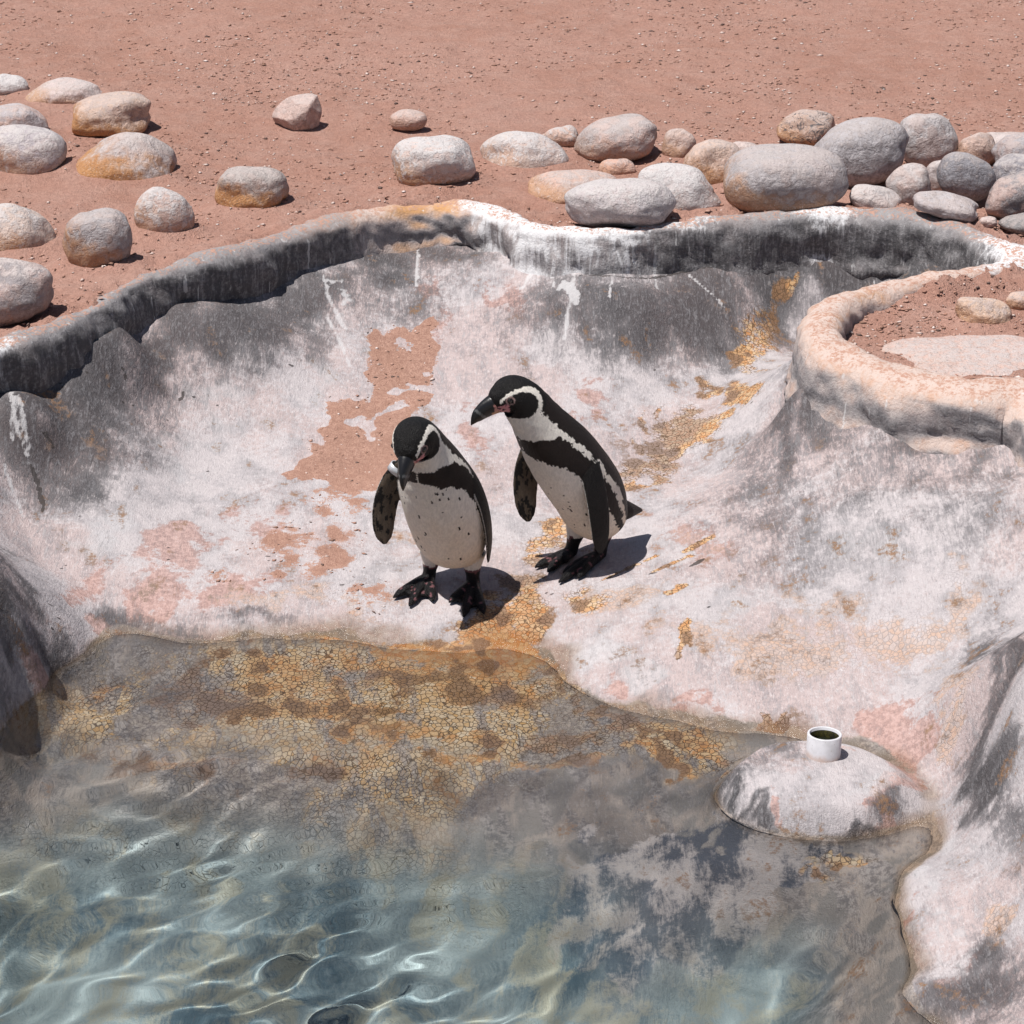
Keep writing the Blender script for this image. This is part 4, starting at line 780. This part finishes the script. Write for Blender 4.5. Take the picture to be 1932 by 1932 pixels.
        V, F2 = tube(Cn, A, B, ra, rb, 48)
        nrm = np.repeat(np.arange(n), 48); phs = np.tile(np.arange(48) / 48 * 2 * np.pi, n)
        inn = np.sin(phs) * inner < -.02
        mott = fbm(np.cos(phs) * 3.5 + uu[nrm] * 2, uu[nrm] * 11, seed + k * 7, 5)
        Cc = np.where(inn[:, None] & (mott > -.10)[:, None] & (np.abs(np.cos(phs)) < .93)[:, None], np.array([.085, .066, .050]) * (1 + .6 * mott[:, None]), BLK)
        edge = (np.abs(np.cos(phs)) > .975) & (uu[nrm] > .3) & (uu[nrm] < .9); Cc = np.where(edge[:, None], np.array([.45, .43, .41]), Cc)
        piece(place(V, np.zeros(len(V))), F2, Cc, .5)
        if band == k:
            i = 14; ph_ = np.linspace(0, 2 * np.pi, 49)[:-1]; RV_, RF_ = [], []
            prof = [(.0, -.011), (.003, -.011), (.003, .011), (.0, .011)]
            for a_ in ph_:
                for dr, dl in prof: RV_.append(Cn[i] + A[i] * math.cos(a_) * (ra[i] * .9 + .005 + dr) + B[i] * math.sin(a_) * (rb[i] + .009 + dr) + T[i] * dl)
            m = len(ph_)
            for a_ in range(m):
                for j in range(4): RF_.append((a_ * 4 + j, (a_ + 1) % m * 4 + j, (a_ + 1) % m * 4 + (j + 1) % 4, a_ * 4 + (j + 1) % 4))
            bands.append((place(np.array(RV_), np.zeros(len(RV_))), RF_))
    if tail:
        n = 20; u = np.linspace(0, 1, n)[:, None]; a_, b_ = np.array(tail[0]), np.array(tail[1]); Cn = a_ * (1 - u) + b_ * u; T = (b_ - a_) / np.linalg.norm(b_ - a_); A = np.tile([1., 0, 0], (n, 1)); B = np.tile(np.cross(T, [1., 0, 0]), (n, 1))
        V, F2 = tube(Cn, A, B, I(u.ravel(), [0, .4, 1], [.062, .05, .012]), I(u.ravel(), [0, .4, 1], [.05, .028, .005]), 24); piece(V, F2, BRN * .9, .55)
    # ---- legs and webbed feet, standing on the slope
    for ank, toes, up in feet:
        g = hit(*ank); a_ = loc(g); tl = [loc(hit(ank[0] + (p[0] - ank[0]) * 1.12, ank[1] + (p[1] - ank[1]) * 1.1)) for p in toes]
        topp = a_ + np.array(up); n = 16; u = np.linspace(0, 1, n)[:, None]; Cn = (a_ + [0, 0, .012]) * (1 - u) + topp * u; A = np.tile([1., 0, 0], (n, 1)); B = np.tile([0, 1., 0], (n, 1))
        V, F2 = tube(Cn, A, B, I(u.ravel(), [0, .3, .6, 1], [.021, .019, .026, .042]), I(u.ravel(), [0, .3, .6, 1], [.022, .020, .028, .046]), 24)
        uz = np.repeat(u.ravel(), 24); nz_ = fbm(V[:, 0] * 60, V[:, 2] * 60, seed, 2) * .12
        Cc = np.where((uz + nz_ > .58)[:, None], WHT * .92, np.where((uz + nz_ > .50)[:, None], PNK * .25, SKIN)); piece(V, F2, Cc, np.where(uz > .56, .75, .35))
        heel = a_ + np.array([0, 0, .016]); fwd = np.mean(tl, 0) - a_; fwd /= np.linalg.norm(fwd)
        mids = []
        for tp in tl:
            n = 18; u = np.linspace(0, 1, n)[:, None]; e_ = tp + [0, 0, .011]; m_ = heel * .45 + e_ * .55 + np.array([0, 0, .010]); Cn = heel * (1 - u) ** 2 + 2 * m_ * u * (1 - u) + e_ * u * u
            dr = e_ - heel; dr /= np.linalg.norm(dr); A = np.tile(np.cross(dr, [0, 0, 1.]) / np.linalg.norm(np.cross(dr, [0, 0, 1.])), (n, 1)); B = np.tile([0, 0, 1.], (n, 1))
            V, F2 = tube(Cn, A, B, I(u.ravel(), [0, .5, .8, .88, 1], [.018, .0145, .013, .009, .003]), I(u.ravel(), [0, .5, .8, .88, 1], [.018, .013, .0115, .008, .003]), 16)
            nz_ = fbm(V[:, 0] * 90 + 5, V[:, 1] * 90, seed + 31, 3); piece(V, F2, np.where(((nz_ > .34) & (V[:, 2] > np.repeat(Cn[:, 2], 16) + .003))[:, None], PNK * .3, SKIN), .32); mids.append(Cn)
        for M1, M2 in zip(mids[:-1], mids[1:]):       # web between neighbouring toes
            n = 12; k = np.linspace(0, 15, n).astype(int); wv = []; cnt = 9
            for i_ in k:
                for j in range(cnt):
                    v_ = j / (cnt - 1); sag = 1 - .20 * 4 * v_ * (1 - v_) * (i_ / 15); ii = i_ * sag; lo_ = int(ii); fr_ = ii - lo_
                    p1 = M1[lo_] * (1 - fr_) + M1[lo_ + 1] * fr_; p2 = M2[lo_] * (1 - fr_) + M2[lo_ + 1] * fr_
                    p = p1 * (1 - v_) + p2 * v_; wv.append(p - [0, 0, .000 + .002 * 4 * v_ * (1 - v_)])
            wv = np.array(wv); up_ = wv + [0, 0, .0038]; dn_ = wv - [0, 0, .0038]; V = np.concatenate([up_, dn_]); N0 = len(wv); F2 = []
            for i_ in range(n - 1):
                for j in range(cnt - 1):
                    p = i_ * cnt + j; F2.append((p, p + 1, p + cnt + 1, p + cnt)); F2.append((p + N0, p + cnt + N0, p + cnt + 1 + N0, p + 1 + N0))
            ring_ = [j for j in range(cnt)] + [i_ * cnt + cnt - 1 for i_ in range(1, n)] + [(n - 1) * cnt + j for j in range(cnt - 2, -1, -1)] + [i_ * cnt for i_ in range(n - 2, 0, -1)]
            for p, p2 in zip(ring_, ring_[1:] + ring_[:1]): F2.append((p, p + N0, p2 + N0, p2))
            nz_ = fbm(V[:, 0] * 70, V[:, 1] * 70, seed + 37, 3); piece(V, F2, np.where((nz_ > .36)[:, None], PNK * .25, SKIN), .34)
    # ---- one continuous skin
    allV = np.concatenate(SRC_V); allC = np.concatenate(SRC_C); allF = []; o_ = 0
    for V, F2 in zip(SRC_V, SRC_F): allF += [[i + o_ for i in f_] for f_ in F2]; o_ += len(V)
    me = bpy.data.meshes.new('tmp'); me.from_pydata(allV.tolist(), [], allF); me.update()
    bm = bmesh.new(); bm.from_mesh(me); bmesh.ops.recalc_face_normals(bm, faces=bm.faces); bm.to_mesh(me); bm.free()
    ob = bpy.data.objects.new('tmp', me); col.objects.link(ob); md = ob.modifiers.new('r', 'REMESH'); md.mode = 'VOXEL'; md.voxel_size = .0026
    m2_ = ob.modifiers.new('s', 'SMOOTH'); m2_.factor = .5; m2_.iterations = 2
    dg = bpy.context.evaluated_depsgraph_get(); new_me = bpy.data.meshes.new_from_object(ob.evaluated_get(dg)); bpy.data.objects.remove(ob); bpy.data.meshes.remove(me)
    kd = kdtree.KDTree(len(allV))
    for i, v in enumerate(allV): kd.insert(v, i)
    kd.balance(); cc = np.array([allC[kd.find(v.co)[1]] for v in new_me.vertices])
    new_me.name = 'body'; new_me.materials.clear(); color_attr(new_me, 'Col', cc); link_me('body', new_me, plum, root)
    # ---- beak
    n = 40; u = np.linspace(0, 1, n); b0 = np.array([st[11, 0] * .55 + st[12, 0] * .45, st[11, 1] * .55 + st[12, 1] * .45]); tp = np.array(tip); dr = (tp - b0) / np.linalg.norm(tp - b0); nn = np.array([-dr[1], dr[0]])
    Lb = np.linalg.norm(tp - b0); Cn = b0 + dr * Lb * u[:, None] + nn * (.006 * np.sin(u * np.pi) - .007 * np.clip(u - .75, 0, 1) ** 2 * 16)[:, None]
    ra = I(u, [0, .15, .4, .7, .9, 1], [.028, .0245, .018, .0115, .006, .0012]); rb = I(u, [0, .15, .4, .7, .88, 1], [.031, .0295, .0255, .0195, .0105, .0015])
    C3 = np.stack([np.zeros(n), Cn[:, 0], Cn[:, 1]], -1); V, F2 = tube(C3, np.tile([1., 0, 0], (n, 1)), np.tile([0, nn[0], nn[1]], (n, 1)), ra, rb, 32)
    uu = np.repeat(u, 32); phs = np.tile(np.arange(32) / 32 * 2 * np.pi, n); Cc = np.tile([.012, .011, .012], (len(V), 1))
    Cc[(uu > .56 + .06 * np.sin(phs)) & (uu < .64 + .06 * np.sin(phs)) & (np.abs(np.cos(phs)) > .35)] = [.10, .10, .10]
    Cc[(uu < .20 - .10 * np.sin(phs)) & (np.sin(phs) < .35)] = [.50, .23, .20]; Cc[(uu < .34) & (np.sin(phs) < -.55)] = [.48, .25, .14]
    V[:, 0] *= np.where((np.abs(np.sin(phs) + .15) < .12) & (uu > .1), .95, 1.0)
    bm_ = link_mesh('beak', place(V, np.full(len(V), 12.0)), F2, beak_m, root); color_attr(bm_.data, 'Col', np.concatenate([Cc, np.ones((len(Cc), 1))], 1))
    # ---- eyes
    for sgn in (-1, 1):
        m = np.where(raw[:, 0] * sgn > 0)[0]; i = m[np.argmin((A_[m] - .019) ** 2 + (B_[m] - .024) ** 2)]
        p = place(raw[i:i + 1] * np.array([[.93, 1, 1]]), Qg[i:i + 1])[0]; Vv, Ff = ico_small(); link_mesh('eye', Vv * np.array([.0068, .0088, .0080]) + p, Ff, eye_m, root)
    for V, F2 in bands: link_mesh('flipper_band', V, F2, band_m, root)
    return root
_is = []
def ico_small():
    if not _is:
        bm = bmesh.new(); bmesh.ops.create_icosphere(bm, subdivisions=3, radius=1); _is.append((np.array([v.co[:] for v in bm.verts]), [[v.index for v in f.verts] for f in bm.faces])); bm.free()
    return _is[0]

penguin('penguin facing the pool with bowed head, a metal band on one flipper', (850, 1115), 20, 3.5,
        [(-.055, .080, .03, .03), (-.045, .105, .080, .07), (-.025, .16, .106, .096), (.0, .235, .116, .104), (.035, .315, .114, .104), (.068, .385, .104, .098), (.097, .437, .088, .088),
         (.12, .477, .073, .076), (.143, .510, .064, .068), (.170, .533, .059, .062), (.200, .535, .056, .058), (.226, .517, .045, .046), (.242, .497, .027, .028)],
        (.292, .430), (.197, .522), -36,
        [((.066, .075, .425), (.165, .095, .32), (.152, .10, .165), (.85, .53, 0), .036, 1), ((-.062, .035, .425), (-.150, .0, .30), (-.108, -.03, .095), (-.16, .98, 0), .040, -1)],
        [((808, 1100), [(749, 1131), (776, 1146), (816, 1137)], (-.012, -.015, .105)), ((893, 1112), [(852, 1141), (877, 1166), (911, 1160)], (.012, -.02, .105))], band=0, seed=3)
penguin('penguin leaning forward in profile with its head turned aside, tail touching the slope', (1100, 1062), 56, 0,
        [(-.085, .085, .03, .03), (-.070, .110, .076, .07), (-.040, .165, .102, .096), (-.005, .235, .113, .104), (.045, .310, .113, .104), (.090, .375, .105, .098), (.130, .432, .090, .086),
         (.163, .480, .073, .074), (.190, .520, .062, .067), (.215, .552, .058, .062), (.245, .570, .055, .058), (.274, .562, .043, .045), (.294, .548, .025, .028)],
        (.366, .503), (.238, .556), -16,
        [((.066, .09, .41), (.165, .12, .28), (.135, .10, .105), (.55, .83, 0), .037, 1), ((-.064, .06, .41), (-.152, .045, .28), (-.125, .028, .085), (.10, 1, 0), .034, -1)],
        [((1075, 1052), [(1016, 1075), (1037, 1083), (1064, 1067)], (-.01, -.03, .115)), ((1130, 1056), [(1069, 1085), (1062, 1101), (1094, 1094)], (.01, -.035, .115))],
        head_yaw=-15, tail=((0, -.10, .15), (0, -.205, .118)), seed=8)
